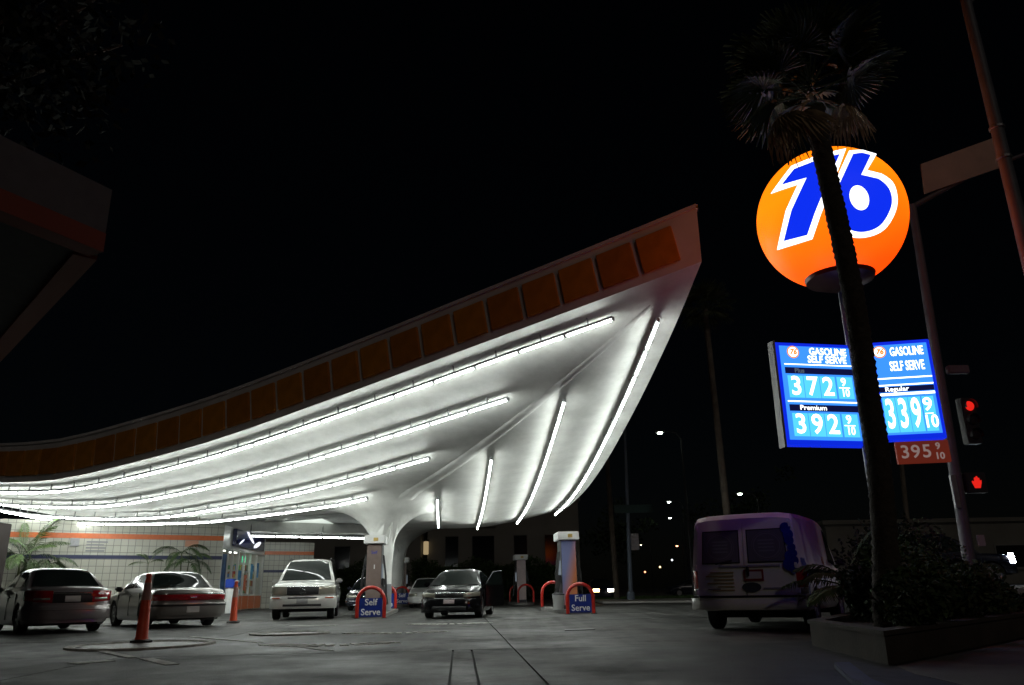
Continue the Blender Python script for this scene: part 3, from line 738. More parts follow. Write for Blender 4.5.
def feather_palm(loc, n, sc_, label, group, stems=3, hs=.4, meshes=PM, el0=60, el1=-5):
    t = thing('feather_palm', label, 'palm plant', loc, group=group); rnd = random.Random(int(loc[0]*37+loc[1]*11))
    for s in range(stems):
        a = s*2.1+rnd.random(); dx, dy = .14*math.cos(a)*(stems > 1), .14*math.sin(a)*(stems > 1); h = hs*rnd.uniform(.75, 1.1)
        MB().tube([(dx*.4, dy*.4, -.02), (dx, dy, h*.5), (dx*1.8, dy*1.8, h)], [.035*sc_, .03*sc_, .022*sc_], 7).build('stem', mat('green cane', (.07, .085, .03), .6, var=.3), t)
        for k in range(n//stems):
            az = k*2.4 + s + rnd.uniform(-.3, .3); el = R(el0 + (el1-el0)*k/max(1, n//stems-1)) - R(35)
            d = Vector((math.cos(az)*math.cos(el), math.sin(az)*math.cos(el), math.sin(el))); sd_ = Vector((-math.sin(az), math.cos(az), 0))
            link('frond', meshes[k % len(meshes)], t, M=frame_M((dx*1.8, dy*1.8, h), d, sd_) @ Matrix.Scale(sc_*rnd.uniform(.85, 1.1), 4))
feather_palm((5.75, 13.0, .22), 16, .62, 'bushy feather palm in the planter against the side of the van', 'feather palms', stems=1, hs=.35)
feather_palm((5.35, 13.1, .22), 16, 1.0, 'bushy feather palm in the planter behind the palm trunk', 'feather palms', stems=1, hs=.5)

# ================================================================== POLES ON THE RIGHT
M_pole = mat('grey street pole', (.13, .13, .15), .55, .0, var=.15, vs=4)
Y1 = 18.0
b1 = P(975, 600, Y1); t1 = P(912, 205, Y1)
tp = thing('traffic_signal', 'grey traffic signal pole with a mast arm, sign plate and red signals', 'traffic light', (b1.x, b1.y, 0))
TO = Vector((b1.x, b1.y, 0))
tx = t1.x - b1.x
MB(TO).tube([(b1.x, b1.y, 0), (b1.x+tx, b1.y, t1.z)], [.14, .095], 14).build('pole', M_pole, tp, smooth=True)
arm = P(1000, 168, Y1); arm2 = arm + (arm - t1)*1.2
arm0 = Vector((b1.x+tx, b1.y, t1.z-.05))
MB(TO).tube([arm0, arm0.lerp(arm2, .33) + Vector((0, 0, .18)), arm2], [.075, .06, .045], 10).build('mast_arm', M_pole, tp, smooth=True)
c0 = [P(*p, Y1-.12) for p in ((921, 164), (1004, 134), (1004, 166), (925, 193.5))]
nb = MB(TO); nb.face(c0); nb.face([p + Vector((0, .05, 0)) for p in c0][::-1])
for i in range(4): nb.face([c0[i], c0[i] + Vector((0, .05, 0)), c0[(i+1) % 4] + Vector((0, .05, 0)), c0[(i+1) % 4]])
nb.build('sign_plate', mat('brushed sign back', (.5, .37, .28), .45, 0, var=.12, vs=2), tp)  # warm tint puts the ball's orange light into the plate colour
M_sig = mat('signal housing', (.025, .028, .03), .45)
M_rl = emat('lit red lens', (1, .02, .012), .8); M_off = mat('dark lens', (.03, .03, .03), .2)
def signal(px, py, lamps, lit, kind, face):
    c = P(px, py, Y1-.05); 
    fx = Vector(face).normalized(); sx = Vector((-fx.y, fx.x, 0)); M3 = Matrix(((fx.x, sx.x, 0), (fx.y, sx.y, 0), (0, 0, 1)))
    zc = c.z - (lamps-1)*.17
    h = MB(TO); h.box((c.x, c.y, zc), (.22, .36, .36*lamps), M3); hb = h.build('signal_housing', M_sig, tp, bevel=.02)
    for k in range(lamps):
        lc = Vector((c.x, c.y, c.z - k*.34)) + fx*.115
        l_ = MB(TO); l_.v = []
        pr = [(.115, 0), (.10, .03), (.04, .045)]; rows = []
        for r, z in pr: rows.append([lc + fx*z + (sx*math.cos(2*PI*q/18) + Vector((0, 0, 1))*math.sin(2*PI*q/18))*r for q in range(18)])
        n = l_._grid(rows, closed=True); l_.f.append([n+36+q for q in range(18)])
        l_.build('lens', M_rl if k == lit else M_off, hb, smooth=True)
        v_ = MB(TO); rows = []
        for z in (0, .1):
            rows.append([lc + fx*z + (sx*math.cos(a) + Vector((0, 0, 1))*math.sin(a))*.15 for a in [R(-20) + R(220)*q/14 for q in range(15)]])
        v_.grid(rows); v_.build('visor', M_sig, hb)
signal(966, 407, 3, 0, 'signal', (.15, -.98, 0))
hc = P(974.5, 483, Y1-.05); hb = MB(TO).box((hc.x, hc.y, hc.z), (.46, .2, .46)).build('pedestrian_signal', M_sig, tp, bevel=.02)
hand = [(-.08, -.15), (.07, -.15), (.12, -.02), (.13, .06), (.085, .05), (.08, .12), (.045, .12), (.03, .165), (-.005, .165), (-.02, .13), (-.06, .13), (-.075, .03), (-.12, .05), (-.14, .02)]
hm = MB(TO); hm.face([(hc.x + a*.85, hc.y-.103, hc.z + b*.85) for a, b in hand]); hm.build('hand_symbol', M_rl, hb)
MB(TO).box((P(957, 370, Y1).x, Y1-.02, P(957, 370, Y1).z), (.5, .16, .2)).build('bracket', M_pole, tp, bevel=.02)
MB(TO).box((P(958, 492, Y1).x-.12, Y1-.1, P(958, 492, Y1).z), (.12, .1, .75)).build('control_box', M_steel, tp, bevel=.015)
MB(TO).box((P(977, 541, Y1).x, Y1-.16, P(977, 541, Y1).z), (.16, .05, .24)).build('button_plate', mat('pale button plate', (.4, .4, .4), .5), tp, bevel=.008)

Y2 = 12.0; q2 = P(1024, 240, Y2); q1 = P(968, 10, Y2)
lp = thing('lamp_post', 'tall unlit grey lamp post rising at the right edge of the picture', 'lamp post', (q2.x, Y2, 0)); LO = Vector((q2.x, Y2, 0))
MB(LO).tube([(q2.x, Y2, 0), (q2.x, Y2, 6.9), (q1.x, Y2, q1.z+.25)], [.13, .11, .09], 14).build('pole', M_pole, lp, smooth=True)
for z in (P(1000, 128, Y2).z, P(1007, 158, Y2).z): MB(LO).lathe([(.118, -.03), (.128, -.02), (.128, .02), (.118, .03)], 18, c=(q2.x-.01, Y2, z)).build('collar', M_steel, lp)
MB(LO).tube([(q1.x, Y2, q1.z+.1), (q1.x+.5, Y2, q1.z+.6), (q1.x+1.8, Y2, q1.z+1.0)], [.045, .04, .035], 8).build('arm', M_pole, lp, smooth=True)
MB(LO).lathe([(.24, 0), (.24, .05), (.17, .1), (.14, .3)], 18, c=LO).build('base', M_pole, lp)
MB(LO).box((q1.x+2.0, Y2, q1.z+1.02), (.6, .22, .12)).build('luminaire', M_steel, lp, bevel=.03)

# ================================================================== VEHICLES
M_glass = mat('dark car glass', (.010, .014, .013), .06)
M_tyre = mat('tyre rubber', (.018, .018, .018), .8)
M_rim = mat('alloy rim', (.42, .42, .43), .3, .8)
M_under = mat('underbody black', (.012, .012, .012), .9)
M_plate = mat('licence plate', (.55, .52, .5), .4)
M_lens = mat('headlight glass', (.33, .32, .26), .15, .3, coat=.8)
M_tail = mat('red tail lens', (.30, .008, .012), .15, coat=.8)
M_black_trim = mat('black trim', (.015, .015, .016), .4)
WHEELS = {}
def wheel_meshes(r, wd, spokes, key):
    if key in WHEELS: return WHEELS[key]
    ty = MB().lathe([(r*.66, -wd*.46), (r*.9, -wd*.5), (r*.985, -wd*.38), (r, 0), (r*.985, wd*.38), (r*.9, wd*.5), (r*.66, wd*.46)], 30, axis='Y', caps=False).mesh('tyre', M_tyre, smooth=True)
    rm = MB(); rm.lathe([(r*.67, -wd*.47), (r*.67, wd*.47), (r*.6, wd*.42), (r*.58, wd*.2)], 30, axis='Y', caps=False)
    rm.lathe([(r*.6, wd*.16), (r*.2, wd*.18), (r*.0001, wd*.2)], 24, axis='Y', caps=False)
    for k in range(spokes):
        a = 2*PI*k/spokes; Mx = Matrix.Rotation(-a, 3, 'Y')
        rm.box(Mx @ Vector((r*.36, wd*.34, 0)), (r*.52, wd*.2, r*.17), Mx)
    rm.lathe([(r*.16, wd*.3), (r*.15, wd*.46), (r*.02, wd*.47)], 16, axis='Y', caps=False)
    rme = rm.mesh('rim', M_rim, smooth=30); WHEELS[key] = (ty, rme); return WHEELS[key]

class Car:
    def __init__(s, name, label, cat, loc, heading, paint, L, W, top, roof, tumble=.16, axles=(1.35, -1.35), wr=.32, sill=.17, rc=.38, lean=(.2, .15), group=None, spokes=5, crown=.035, waist=.97, gw=.955, boxy=False):
        s.boxy = boxy
        # local frame: x forward, y left, z up; heading = compass angle from +Y, clockwise
        s.root = thing(name, label, cat, (loc[0], loc[1], loc[2] if len(loc) > 2 else 0), R(90) - heading, group)
        s.L, s.W, s.top, s.roof, s.tumble, s.axles, s.wr, s.sill, s.rc, s.lean = L, W, top, roof, tumble, axles, wr, sill, rc, lean
        s.paint = paint; s.crown = crown; s.waist = waist; s.gw = gw
        s.body(); s.cabin()
        ty, rm = wheel_meshes(wr, .21, spokes, (wr, spokes))
        for ax in axles:
            for sd_ in (1, -1):
                wo = bpy.data.objects.new('wheel', ty); col.objects.link(wo); wo.parent = s.root
                wo.name = 'wheel'; wo.location = (ax, sd_*(W/2-.13), wr)
                if sd_ < 0: wo.rotation_euler = (0, 0, PI)
                link('rim', rm, wo)
    def hw(s, x):
        e = s.L/2 - abs(x); h = s.W/2
        if e < s.rc: d = s.rc - e; h -= s.rc - math.sqrt(max(0, s.rc**2 - d*d)) if d < s.rc else s.rc
        return h
    def deform(s, p):
        x, y, z = p; k = s.L/2
        t = max(0, min(1, (abs(x) - (k-.8))/.8)); l = s.lean[0] if x > 0 else s.lean[1]
        x -= math.copysign(1, x)*t*l*(z-.5)
        bow = .10*(y/(s.W/2))**2*t; x -= math.copysign(1, x)*bow
        return (x, y, z)
    def body(s):
        k = s.L/2; xs = set()
        n = 46
        for i in range(n+1): xs.add(round(-k + s.L*i/n, 4))
        for q in (0, .01, .04, .09, .16, .24, .32): xs |= {round(k-q, 4), round(-k+q, 4)}
        ar = s.wr + .055
        for a in s.axles:
            for i in range(13): xs.add(round(a - ar*math.cos(PI*i/12), 4))
        rows = []
        for x in sorted(xs):
            h = s.hw(x); zt = sinterp(x, s.top); zb0 = s.sill + (.06 if abs(x) > k-.5 else 0); zb = zb0
            for a in s.axles:
                d = abs(x - a)
                if d < ar: zb = max(zb, s.wr + math.sqrt(ar*ar - d*d))
            H_ = zt - zb0
            prof = [(0, zb), (.7*h, zb), (.93*h, max(zb, zb0)), (.975*h, max(zb, zb0+.08)), (.99*h, max(zb, zb0+.25*H_)), (h, max(zb, zb0+.5*H_)), (.992*h, max(zb, zb0+.7*H_)), (s.waist*h, max(zb+.01, zb0+.86*H_)), (s.waist*h-.035, max(zb+.015, zt-.03)), (s.waist*h-.10, zt), (.5*h, zt+s.crown*.7), (0, zt+s.crown)]
            ring = [(x, y, z) for y, z in prof] + [(x, -y, z) for y, z in prof[-2:0:-1]]
            rows.append([s.deform(p) for p in ring])
        mb = MB(); b = mb._grid(rows, closed=True); nc = len(rows[0])
        mb.f.append([b+i for i in range(nc)]); e = b + (len(rows)-1)*nc; mb.f.append([e+i for i in range(nc)][::-1])
        s.body_o = mb.build('body', s.paint, s.root, smooth=40)
        MB().box((0, 0, s.sill+.1), (s.L-.5, s.W-.5, .16)).build('underbody', M_under, s.root)
        for a in s.axles: MB().box((a, 0, s.wr+.12), (2*s.wr+.08, s.W-.46, s.wr+.16)).build('wheel_well', M_under, s.root)
    def sec(s, x, v):   # cabin surface: v in 0..1 from left belt to roof centre
        zb = sinterp(x, s.top) - .02; zr = sinterp(x, s.roof); h = max(0, zr-zb); wb = s.hw(max(-s.L/2+s.rc, min(s.L/2-s.rc, x)))*s.gw - .02
        hm = max(.01, max(z for _, z in s.roof)-zb); wt = wb - s.tumble*min(1.0, h/hm)**1.0
        pts = [(wb, 0), (wb+(wt-wb)*.5, .5), (wt, .88), (wt-.07, .965), (wt*.62, 1.0), (0, 1.0)] if not s.boxy else [(wb, 0), (wb+(wt-wb)*.5, .5), (wt, .91), (wt-.035, .975), (wt*.72, 1.0), (0, 1.0)]
        f = v*5; i = min(4, int(f)); u = f - i; y = pts[i][0] + (pts[i+1][0]-pts[i][0])*u; z = pts[i][1] + (pts[i+1][1]-pts[i][1])*u
        return Vector((x, y, zb + h*z + (.02*(1-(y/max(.1, wt))**2) if v > .6 else 0)*min(1, h*3)))
    def cabin(s):
        x0, x1 = s.roof[0][0], s.roof[-1][0]; rows = []
        for i in range(49):
            x = x0 + (x1-x0)*i/48; half = [s.sec(x, v) for v in (0, .1, .2, .3, .4, .5, .6, .7, .8, .9, 1)]
            rows.append(half + [Vector((p.x, -p.y, p.z)) for p in half[-2::-1]])
        MB().grid(rows).build('cabin', s.paint, s.root, smooth=22 if s.boxy else 35)
    def glass_top(s, name, xa, xb, v0=.62, m=None):
        rows = []; eps = .012
        n = 10
        for i in range(n+1):
            x = xa + (xb-xa)*i/n; vs = [v0 + (1-v0)*k/6 for k in range(7)]
            half = [s.sec(x, v) for v in vs]
            dz = (sinterp(x+.02, s.roof) - sinterp(x-.02, s.roof))/.04; nr = Vector((-dz, 0, 1)).normalized()*eps
            half = [p + nr for p in half]
            rows.append(half + [Vector((p.x, -p.y, p.z)) for p in half[-2::-1]])
        return MB().grid(rows).build(name, m or M_glass, s.root, smooth='all')
    def glass_side(s, xa0, xa1, xb0, xb1, v0=.06, v1=.38, m=None, sides=(1, -1)):
        for sg in sides:
            rows = []
            for k in range(5):
                u = k/4; v = v0 + (v1-v0)*u; xa = xa0 + (xa1-xa0)*u; xb = xb0 + (xb1-xb0)*u; row = []
                for i in range(9):
                    x = xa + (xb-xa)*i/8; p = s.sec(x, v); row.append((p.x, sg*(p.y+.010), p.z+.003))
                rows.append(row)
            MB().grid(rows).build('side_window', m or M_glass, s.root, smooth='all')
    def contour(s, end, q, z=.5):
        k = s.L/2; wf = s.W/2 - s.rc; a = abs(q); sg = 1 if q >= 0 else -1
        if a <= wf: x, y = k, a; nx, ny = 1, 0
        elif a <= wf + s.rc*PI/2: t = (a-wf)/s.rc; x = k - s.rc + s.rc*math.cos(t); y = wf + s.rc*math.sin(t); nx, ny = math.cos(t), math.sin(t)
        else: x = k - s.rc - (a - wf - s.rc*PI/2); y = s.W/2; nx, ny = 0, 1
        return end*x, sg*y, end*nx, sg*ny
    def band(s, name, end, q0, q1, z0, z1, m, proud=.02, parent=None, z0b=None, z1b=None, n=18, bev=.006):
        rows = []
        for i in range(n+1):
            u = i/n; x, y, nx, ny = s.contour(end, q0 + (q1-q0)*u)
            za = z0 + ((z0b if z0b is not None else z0)-z0)*u; zc = z1 + ((z1b if z1b is not None else z1)-z1)*u
            row = []
            for pr, z in ((-.05, za), (proud-bev, za), (proud, za+bev*1.5), (proud, zc-bev*1.5), (proud-bev, zc), (-.05, zc)):
                row.append(s.deform((x+nx*pr, y+ny*pr, z)))
            rows.append(row)
        mb = MB(); b = mb._grid(rows); nc = 6; mb.f.append([b+i for i in range(nc)]); e = b+n*nc; mb.f.append([e+i for i in range(nc)][::-1])
        return mb.build(name, m, parent or s.root, smooth=40)
    def mirrors(s, x, z, m=None, sides=(1, -1)):
        for sg in sides:
            p = s.sec(x, .05); y = p.y + .12
            mo = MB(); mo.box((x, sg*y, z), (.12, .2, .13)); mo.build('mirror', m or s.paint, s.root, smooth=40, bevel=.035)
    def seams(s, xs):
        for x in xs:
            for sg in (1, -1):
                zt = sinterp(x, s.top); h = s.hw(x); mb = MB()
                mb.box((x, sg*(h*.992), (s.sill+.12+zt-.1)/2), (.012, .022, zt-.1-s.sill-.12)); mb.build('door_seam', M_black_trim, s.root)
    def handles(s, xs, z, m=None):
        for x in xs:
            for sg in (1, -1): MB().box((x, sg*(s.hw(x)+.004), z), (.17, .03, .03)).build('door_handle', m or s.paint, s.root, bevel=.008)

def paint(name, c, rough=.28, metal=.5): return mat(name, c, rough, metal, coat=.7, var=.03, vs=2)
P_silver = paint('champagne silver paint', (.26, .23, .23)); P_white = paint('pearl silver paint', (.55, .55, .52), .3, .3)
P_tan = paint('light beige paint', (.28, .265, .245)); P_black = mat('black paint', (.005, .005, .006), .16)
for _m in (M_glass, P_black): _m.node_tree.nodes['Principled BSDF'].inputs['Specular IOR Level'].default_value = .35
P_navy = paint('dark blue paint', (.015, .017, .03), .2, .2)

def sedan(name, label, loc, heading, pt, L=4.75, W=1.78, H=1.46, deck=.98, hood=.80, **kw):
    k = L/2
    top = [(-k, deck-.16), (-k+.08, deck-.05), (-k+.3, deck), (-1.2, deck), (0, .93), (1.0, .93), (1.25, .92), (k-.5, hood), (k-.1, hood-.09), (k, hood-.18)]
    roof = [(-1.72, deck-.04), (-1.45, deck+.14), (-1.15, H-.14), (-.9, H-.045), (-.5, H-.01), (-.1, H), (.25, H-.03), (.5, H-.12), (.95, 1.10), (1.3, .90)]
    c = Car(name, label, 'car', loc, heading, pt, L, W, top, roof, tumble=.21, axles=(1.36, -1.34), wr=.315, **kw)
    c.glass_top('windshield', .42, 1.2); c.glass_top('rear_window', -1.6, -1.0)
    c.glass_side(-.1, -.05, .92, .36); c.glass_side(-.98, -.86, -.17, -.12); c.glass_side(-1.36, -1.06, -1.04, -.92, .08, .32)
    c.mirrors(.82, .98); c.seams((-.13, .98, -1.0)); c.handles((-.25, -.95), .80)
    return c
# --- parked sedan, left, seen from behind
hd = R(-42)
c = sedan('parked_car', 'silver sedan seen from behind, parked nearest the left edge', (-11.65, 20.35), hd, P_silver, group='cars parked by the tiled wall')
wf = c.W/2 - c.rc
for sg in (1, -1):
    c.band('tail_light', -1, sg*(wf-.10), sg*(wf+c.rc*1.75), .66, .92, M_tail, .014, z0b=.72, z1b=.93)
    c.band('reverse_light', -1, sg*(wf-.05), sg*(wf+.26), .725, .77, M_lens, .02)
c.band('rear_bumper', -1, -(wf+c.rc*1.57+.25), wf+c.rc*1.57+.25, .30, .60, P_silver, .03)
c.band('bumper_strip', -1, -(wf+c.rc*1.5), wf+c.rc*1.5, .50, .525, P_silver, .042)
c.band('plate_recess', -1, -.46, .46, .66, .86, M_black_trim, .004); c.band('trunk_trim', -1, -.4, .4, .855, .885, M_chrome, .022)
c.band('license_plate', -1, -.16, .16, .68, .81, M_plate, .012); c.band('sticker', -1, -.62, -.38, .80, .87, mat('red sticker', (.35, .03, .02), .5), .012)
# --- second parked sedan
top = [(-2.45, .72), (-2.36, .86), (-2.2, .92), (-1.2, .95), (0, .93), (1.0, .93), (1.3, .91), (2.0, .82), (2.35, .74), (2.45, .64)]
roof = [(-1.5, .93), (-1.32, 1.06), (-1.06, 1.28), (-.92, 1.35), (-.5, 1.385), (0, 1.385), (.3, 1.35), (.5, 1.27), (.95, 1.06), (1.3, .89)]
c = Car('parked_car', 'older beige sedan seen from behind with a full width tail light bar', 'car', (-9.75, 22.6), hd + R(2), P_tan, 4.9, 1.82, top, roof, tumble=.2, axles=(1.38, -1.36), wr=.32, rc=.30, lean=(.1, -.06), group='cars parked by the tiled wall')
c.glass_top('windshield', .42, 1.2); c.glass_top('rear_window', -1.44, -.98); c.glass_side(-.1, -.05, .9, .36); c.glass_side(-1.0, -.9, -.17, -.12); c.glass_side(-1.3, -1.06, -1.06, -.96, .1, .32)
c.mirrors(.82, .97, M_black_trim); c.seams((-.13, .98, -1.03)); c.handles((-.25, -.98), .8)
wf = c.W/2 - c.rc
c.band('tail_light_bar', -1, -(wf+c.rc*1.1), wf+c.rc*1.1, .655, .80, M_tail, .016)
c.band('tail_light_trim', -1, -(wf+c.rc*1.1), wf+c.rc*1.1, .805, .825, M_chrome, .018)
for sg in (1, -1): c.band('marker_light', -1, sg*(wf+c.rc*1.12), sg*(wf+c.rc*1.7), .66, .80, mat('amber lens', (.5, .08, .02), .2, coat=.6), .016)
c.band('rear_bumper', -1, -(wf+c.rc*1.57+.3), wf+c.rc*1.57+.3, .30, .60, P_tan, .05); c.band('bumper_strip', -1, -(wf+c.rc*1.57+.28), wf+c.rc*1.57+.28, .52, .565, M_black_trim, .062)
c.band('emblem', -1, -.08, .08, .71, .75, M_chrome, .026)
link('license_plate', MB().box((-2.50, 0, .44), (.02, .31, .15)).mesh('license_plate', M_plate), c.root)
# --- silver off-road car facing the camera
def toward(px, py_, Y): q = P(px, py_, Y); return (q.x, q.y)
top = [(-2.3, .82), (-2.25, .98), (-2.0, 1.05), (0, 1.05), (.85, 1.06), (1.1, 1.08), (1.6, 1.07), (2.0, 1.02), (2.2, .95), (2.3, .80)]
roof = [(-2.28, 1.0), (-2.2, 1.25), (-2.05, 1.62), (-1.8, 1.76), (-1.2, 1.80), (-.3, 1.80), (.1, 1.77), (.35, 1.69), (.75, 1.42), (1.15, 1.05)]
hml = R(180) - R(10)
_f = P(302.5, 600, 25.2); cx_, cy_ = _f.x - 2.3*math.sin(hml), _f.y - 2.3*math.cos(hml)
c = Car('off_road_car', 'silver off-road car facing the camera beside the self serve sign', 'car', (cx_, cy_), hml, P_white, 4.6, 1.86, top, roof, tumble=.2, axles=(1.42, -1.40), wr=.37, sill=.30, rc=.36, lean=(.12, .05), waist=.975)
c.glass_top('windshield', .3, 1.06); c.glass_side(-.1, -.05, .78, .22); c.glass_side(-1.1, -1.1, -.2, -.18); c.glass_side(-2.0, -1.9, -1.2, -1.2)
c.mirrors(.72, 1.12); c.seams((-.15, .9, -1.15)); c.handles((-.3, -1.05), .92)
wf = c.W/2 - c.rc
for sg in (1, -1):
    c.band('headlight', 1, sg*(wf-.10), sg*(wf+c.rc*1.35), .70, .94, M_lens, .016, z0b=.74, z1b=.97)
    c.band('marker_light', 1, sg*(wf+c.rc*.2), sg*(wf+c.rc*.9), .60, .635, mat('amber lens', (.5, .08, .02), .2), .052)
gr_ = c.band('grille', 1, -.46, .46, .71, .92, M_black_trim, .03); c.root.scale = (1.04, 1.04, 1.04); c.band('grille_frame', 1, -.48, .48, .92, .945, M_chrome, .034, parent=gr_)
for z in (.735, .78, .825): c.band('grille_bar', 1, -.43, .43, z, z+.012, M_dark, .036, parent=gr_)
x_ = c.L/2 - .12*.28 + .045
st = MB(); st.lathe([(.075, -.006), (.085, 0), (.075, .006)], 24, axis='X', c=(x_, 0, .79), caps=False)
for k in range(3):
    a = PI/2 + k*2*PI/3; st.tube([(x_, 0, .79), (x_, .075*math.cos(a), .79+.075*math.sin(a))], [.012, .003], 6)
st.build('star_emblem', M_chrome, gr_)
c.band('front_bumper', 1, -(wf+c.rc*1.57+.15), wf+c.rc*1.57+.15, .32, .66, P_white, .045)
c.band('lower_intake', 1, -.55, .55, .385, .45, M_black_trim, .05); c.band('upper_intake', 1, -.42, .42, .60, .645, M_black_trim, .05)
c.band('license_plate', 1, -.16, .16, .46, .60, mat('dull plate', (.3, .3, .3), .4), .056)
for sg in (1, -1):
    rr_ = MB(); rr_.tube([(-1.9, sg*.66, 1.765), (-1.7, sg*.66, 1.83), (-.2, sg*.64, 1.835), (0, sg*.64, 1.78)], .018, 6); rr_.build('roof_rail', M_black_trim, c.root)
# --- black sedan with its door open
xA, yA = toward(449, 612, 24.0)
k = 4.55/2
top = [(-k, .8), (-k+.08, .93), (-k+.3, .98), (-1.1, .97), (0, .92), (.9, .92), (1.15, .92), (k-.5, .84), (k-.12, .76), (k, .64)]
roof = [(-1.85, .93), (-1.5, 1.08), (-1.15, 1.29), (-.8, 1.385), (-.3, 1.425), (.0, 1.42), (.3, 1.38), (.5, 1.30), (.95, 1.06), (1.28, .90)]
hA = R(180) + R(5)
c = Car('black_car', 'black sedan facing the camera with its driver door standing open', 'car', (xA - k*math.sin(hA), yA - k*math.cos(hA)), hA, P_black, 4.55, 1.77, top, roof, tumble=.22, axles=(1.36, -1.28), wr=.315, rc=.42, lean=(.2, .1))
c.glass_top('windshield', .42, 1.2); c.glass_top('rear_window', -1.7, -1.0); c.glass_side(-.1, -.05, .9, .36); c.glass_side(-1.0, -.9, -.17, -.12); c.mirrors(.82, .97, sides=(-1,))
c.seams((-.13, .98)); wf = c.W/2 - c.rc
for sg in (1, -1): c.band('headlight', 1, sg*(wf-.08), sg*(wf+c.rc*1.2), .58, .71, M_lens, .016, z0b=.62, z1b=.74)
gr_ = c.band('grille', 1, -.42, .42, .57, .70, M_black_trim, .022)
c.band('grille_frame', 1, -.45, .45, .70, .722, M_chrome, .028, parent=gr_); c.band('grille_frame', 1, -.44, .44, .555, .57, M_chrome, .028, parent=gr_)
for k_ in range(4):
    rg = MB(); xr = c.L/2 - .2*.14 + .035; yr = -.105 + .07*k_
    rg.tube([(xr, yr + .045*math.cos(2*PI*q/16), .64 + .045*math.sin(2*PI*q/16)) for q in range(17)], .008, 5, caps=False); rg.build('ring_emblem', M_chrome, gr_)
c.band('front_bumper', 1, -(wf+c.rc*1.57+.1), wf+c.rc*1.57+.1, .17, .55, P_black, .03); c.band('lower_intake', 1, -.5, .5, .23, .34, M_black_trim, .036)
c.band('license_plate', 1, -.16, .16, .41, .53, mat('pinkish plate', (.5, .42, .42), .4), .042)
hx, hy = .95, c.W/2 - .02
# door: runs along local +x from the hinge (points backward when shut, swung outward here)
dd = MB(); dd.prism([(0, -.04), (1.08, -.04), (1.08, .04), (0, .04)], .30, .93)
def place_door(o): o.matrix_basis = Matrix.Translation((hx, hy, 0)) @ Matrix.Rotation(PI - R(27), 4, 'Z'); return o
do = place_door(dd.build('open_door', P_black, c.root, bevel=.03))
fr = MB(); fp = [(.08, 0, .93), (.50, 0, 1.33), (.98, 0, 1.36), (1.05, 0, .95)]
fr.tube(fp, .022, 6); fr.build('window_frame', P_black, do)
gl = MB(); gl.face([(.1, .0, .93), (.5, 0, 1.32), (.97, 0, 1.35), (1.03, 0, .93)]); gl.face([(.1, .006, .93), (.5, .006, 1.32), (.97, .006, 1.35), (1.03, .006, .93)][::-1]); gl.build('window_pane', M_glass, do)
MB().box((.2, .11, .98), (.2, .1, .13)).build('mirror', P_black, do, bevel=.03); MB().box((.9, .05, .78), (.16, .02, .03)).build('door_handle', M_chrome, do)
# --- cars behind
c = sedan('parked_car', 'dark glossy sedan between the silver off-road car and the self serve pump', (-7.0, 39.5), R(180) - R(3), P_navy, group='cars at the far pumps')
wf = c.W/2 - c.rc
for sg in (1, -1): c.band('headlight', 1, sg*(wf-.1), sg*(wf+c.rc), .56, .7, M_lens, .016)
c.band('grille', 1, -.4, .4, .56, .66, M_chrome, .02); c.band('front_bumper', 1, -(wf+c.rc*1.5), wf+c.rc*1.5, .28, .52, P_navy, .03)
c = sedan('parked_car', 'pale sedan half hidden behind the black sedan and far self serve sign', (-4.7, 43.5), R(180) - R(3), paint('white paint', (.6, .6, .58), .3, 0), group='cars at the far pumps')
wf = c.W/2 - c.rc
for sg in (1, -1): c.band('headlight', 1, sg*(wf-.1), sg*(wf+c.rc), .56, .7, M_lens, .016)
c.band('front_bumper', 1, -(wf+c.rc*1.5), wf+c.rc*1.5, .28, .52, M_white, .03)
# --- car with lit headlights on the far street
c = sedan('moving_car', 'car with its headlights on coming along the far street', (6.35, 62), R(180), P_navy); wf = c.W/2 - c.rc
M_head = emat('lit headlight', (1, .93, .75), 26)
for sg in (1, -1): c.band('headlight', 1, sg*(wf-.2), sg*(wf+.25), .55, .76, M_head if sg > 0 else emat('lit amber headlight', (1, .6, .25), 16), .016)
c = sedan('moving_car', 'car with glowing red tail lights passing behind the white van', (15.5, 72), R(-90), P_navy); wf = c.W/2 - c.rc
for sg in (1, -1): c.band('tail_light', -1, sg*(wf-.1), sg*(wf+.3), .6, .74, emat('lit tail light', (1, .12, .05), 3), .016)
# --- dark off-road car on the right hand street
top = [(-2.3, .9), (-2.25, 1.05), (-2.0, 1.1), (.85, 1.1), (1.1, 1.1), (1.9, 1.05), (2.2, .95), (2.3, .8)]
roof = [(-2.28, 1.08), (-2.2, 1.3), (-2.05, 1.68), (-1.8, 1.8), (-.3, 1.84), (.1, 1.8), (.75, 1.42), (1.15, 1.08)]
def street_z(x): return .62*min(1, max(0, (x-12)/3.0))
c = Car('off_road_car', 'dark off-road car with one dazzling headlight at the far right edge', 'car', (15.9, 30.3, street_z(15.9)+.01), R(105), P_navy, 4.6, 1.85, top, roof, tumble=.2, axles=(1.4, -1.4), wr=.39, sill=.34, rc=.3, lean=(.1, .05), spokes=6)
c.glass_side(-.1, -.05, .78, .22); c.glass_side(-1.1, -1.1, -.2, -.18); c.glass_side(-2.0, -1.9, -1.2, -1.2); c.glass_top('windshield', .3, 1.06); wf = c.W/2 - c.rc
for sg in (1, -1): c.band('headlight', 1, sg*(wf-.14), sg*(wf+.38), .76, 1.09, emat('dazzling headlight', (.85, .93, 1), 45), .016)
MB().box((.55, -.93, 1.02), (.1, .03, .2)).build('side_marker', emat('glowing side marker', (1, .2, .08), 1.2), c.root, bevel=.01)
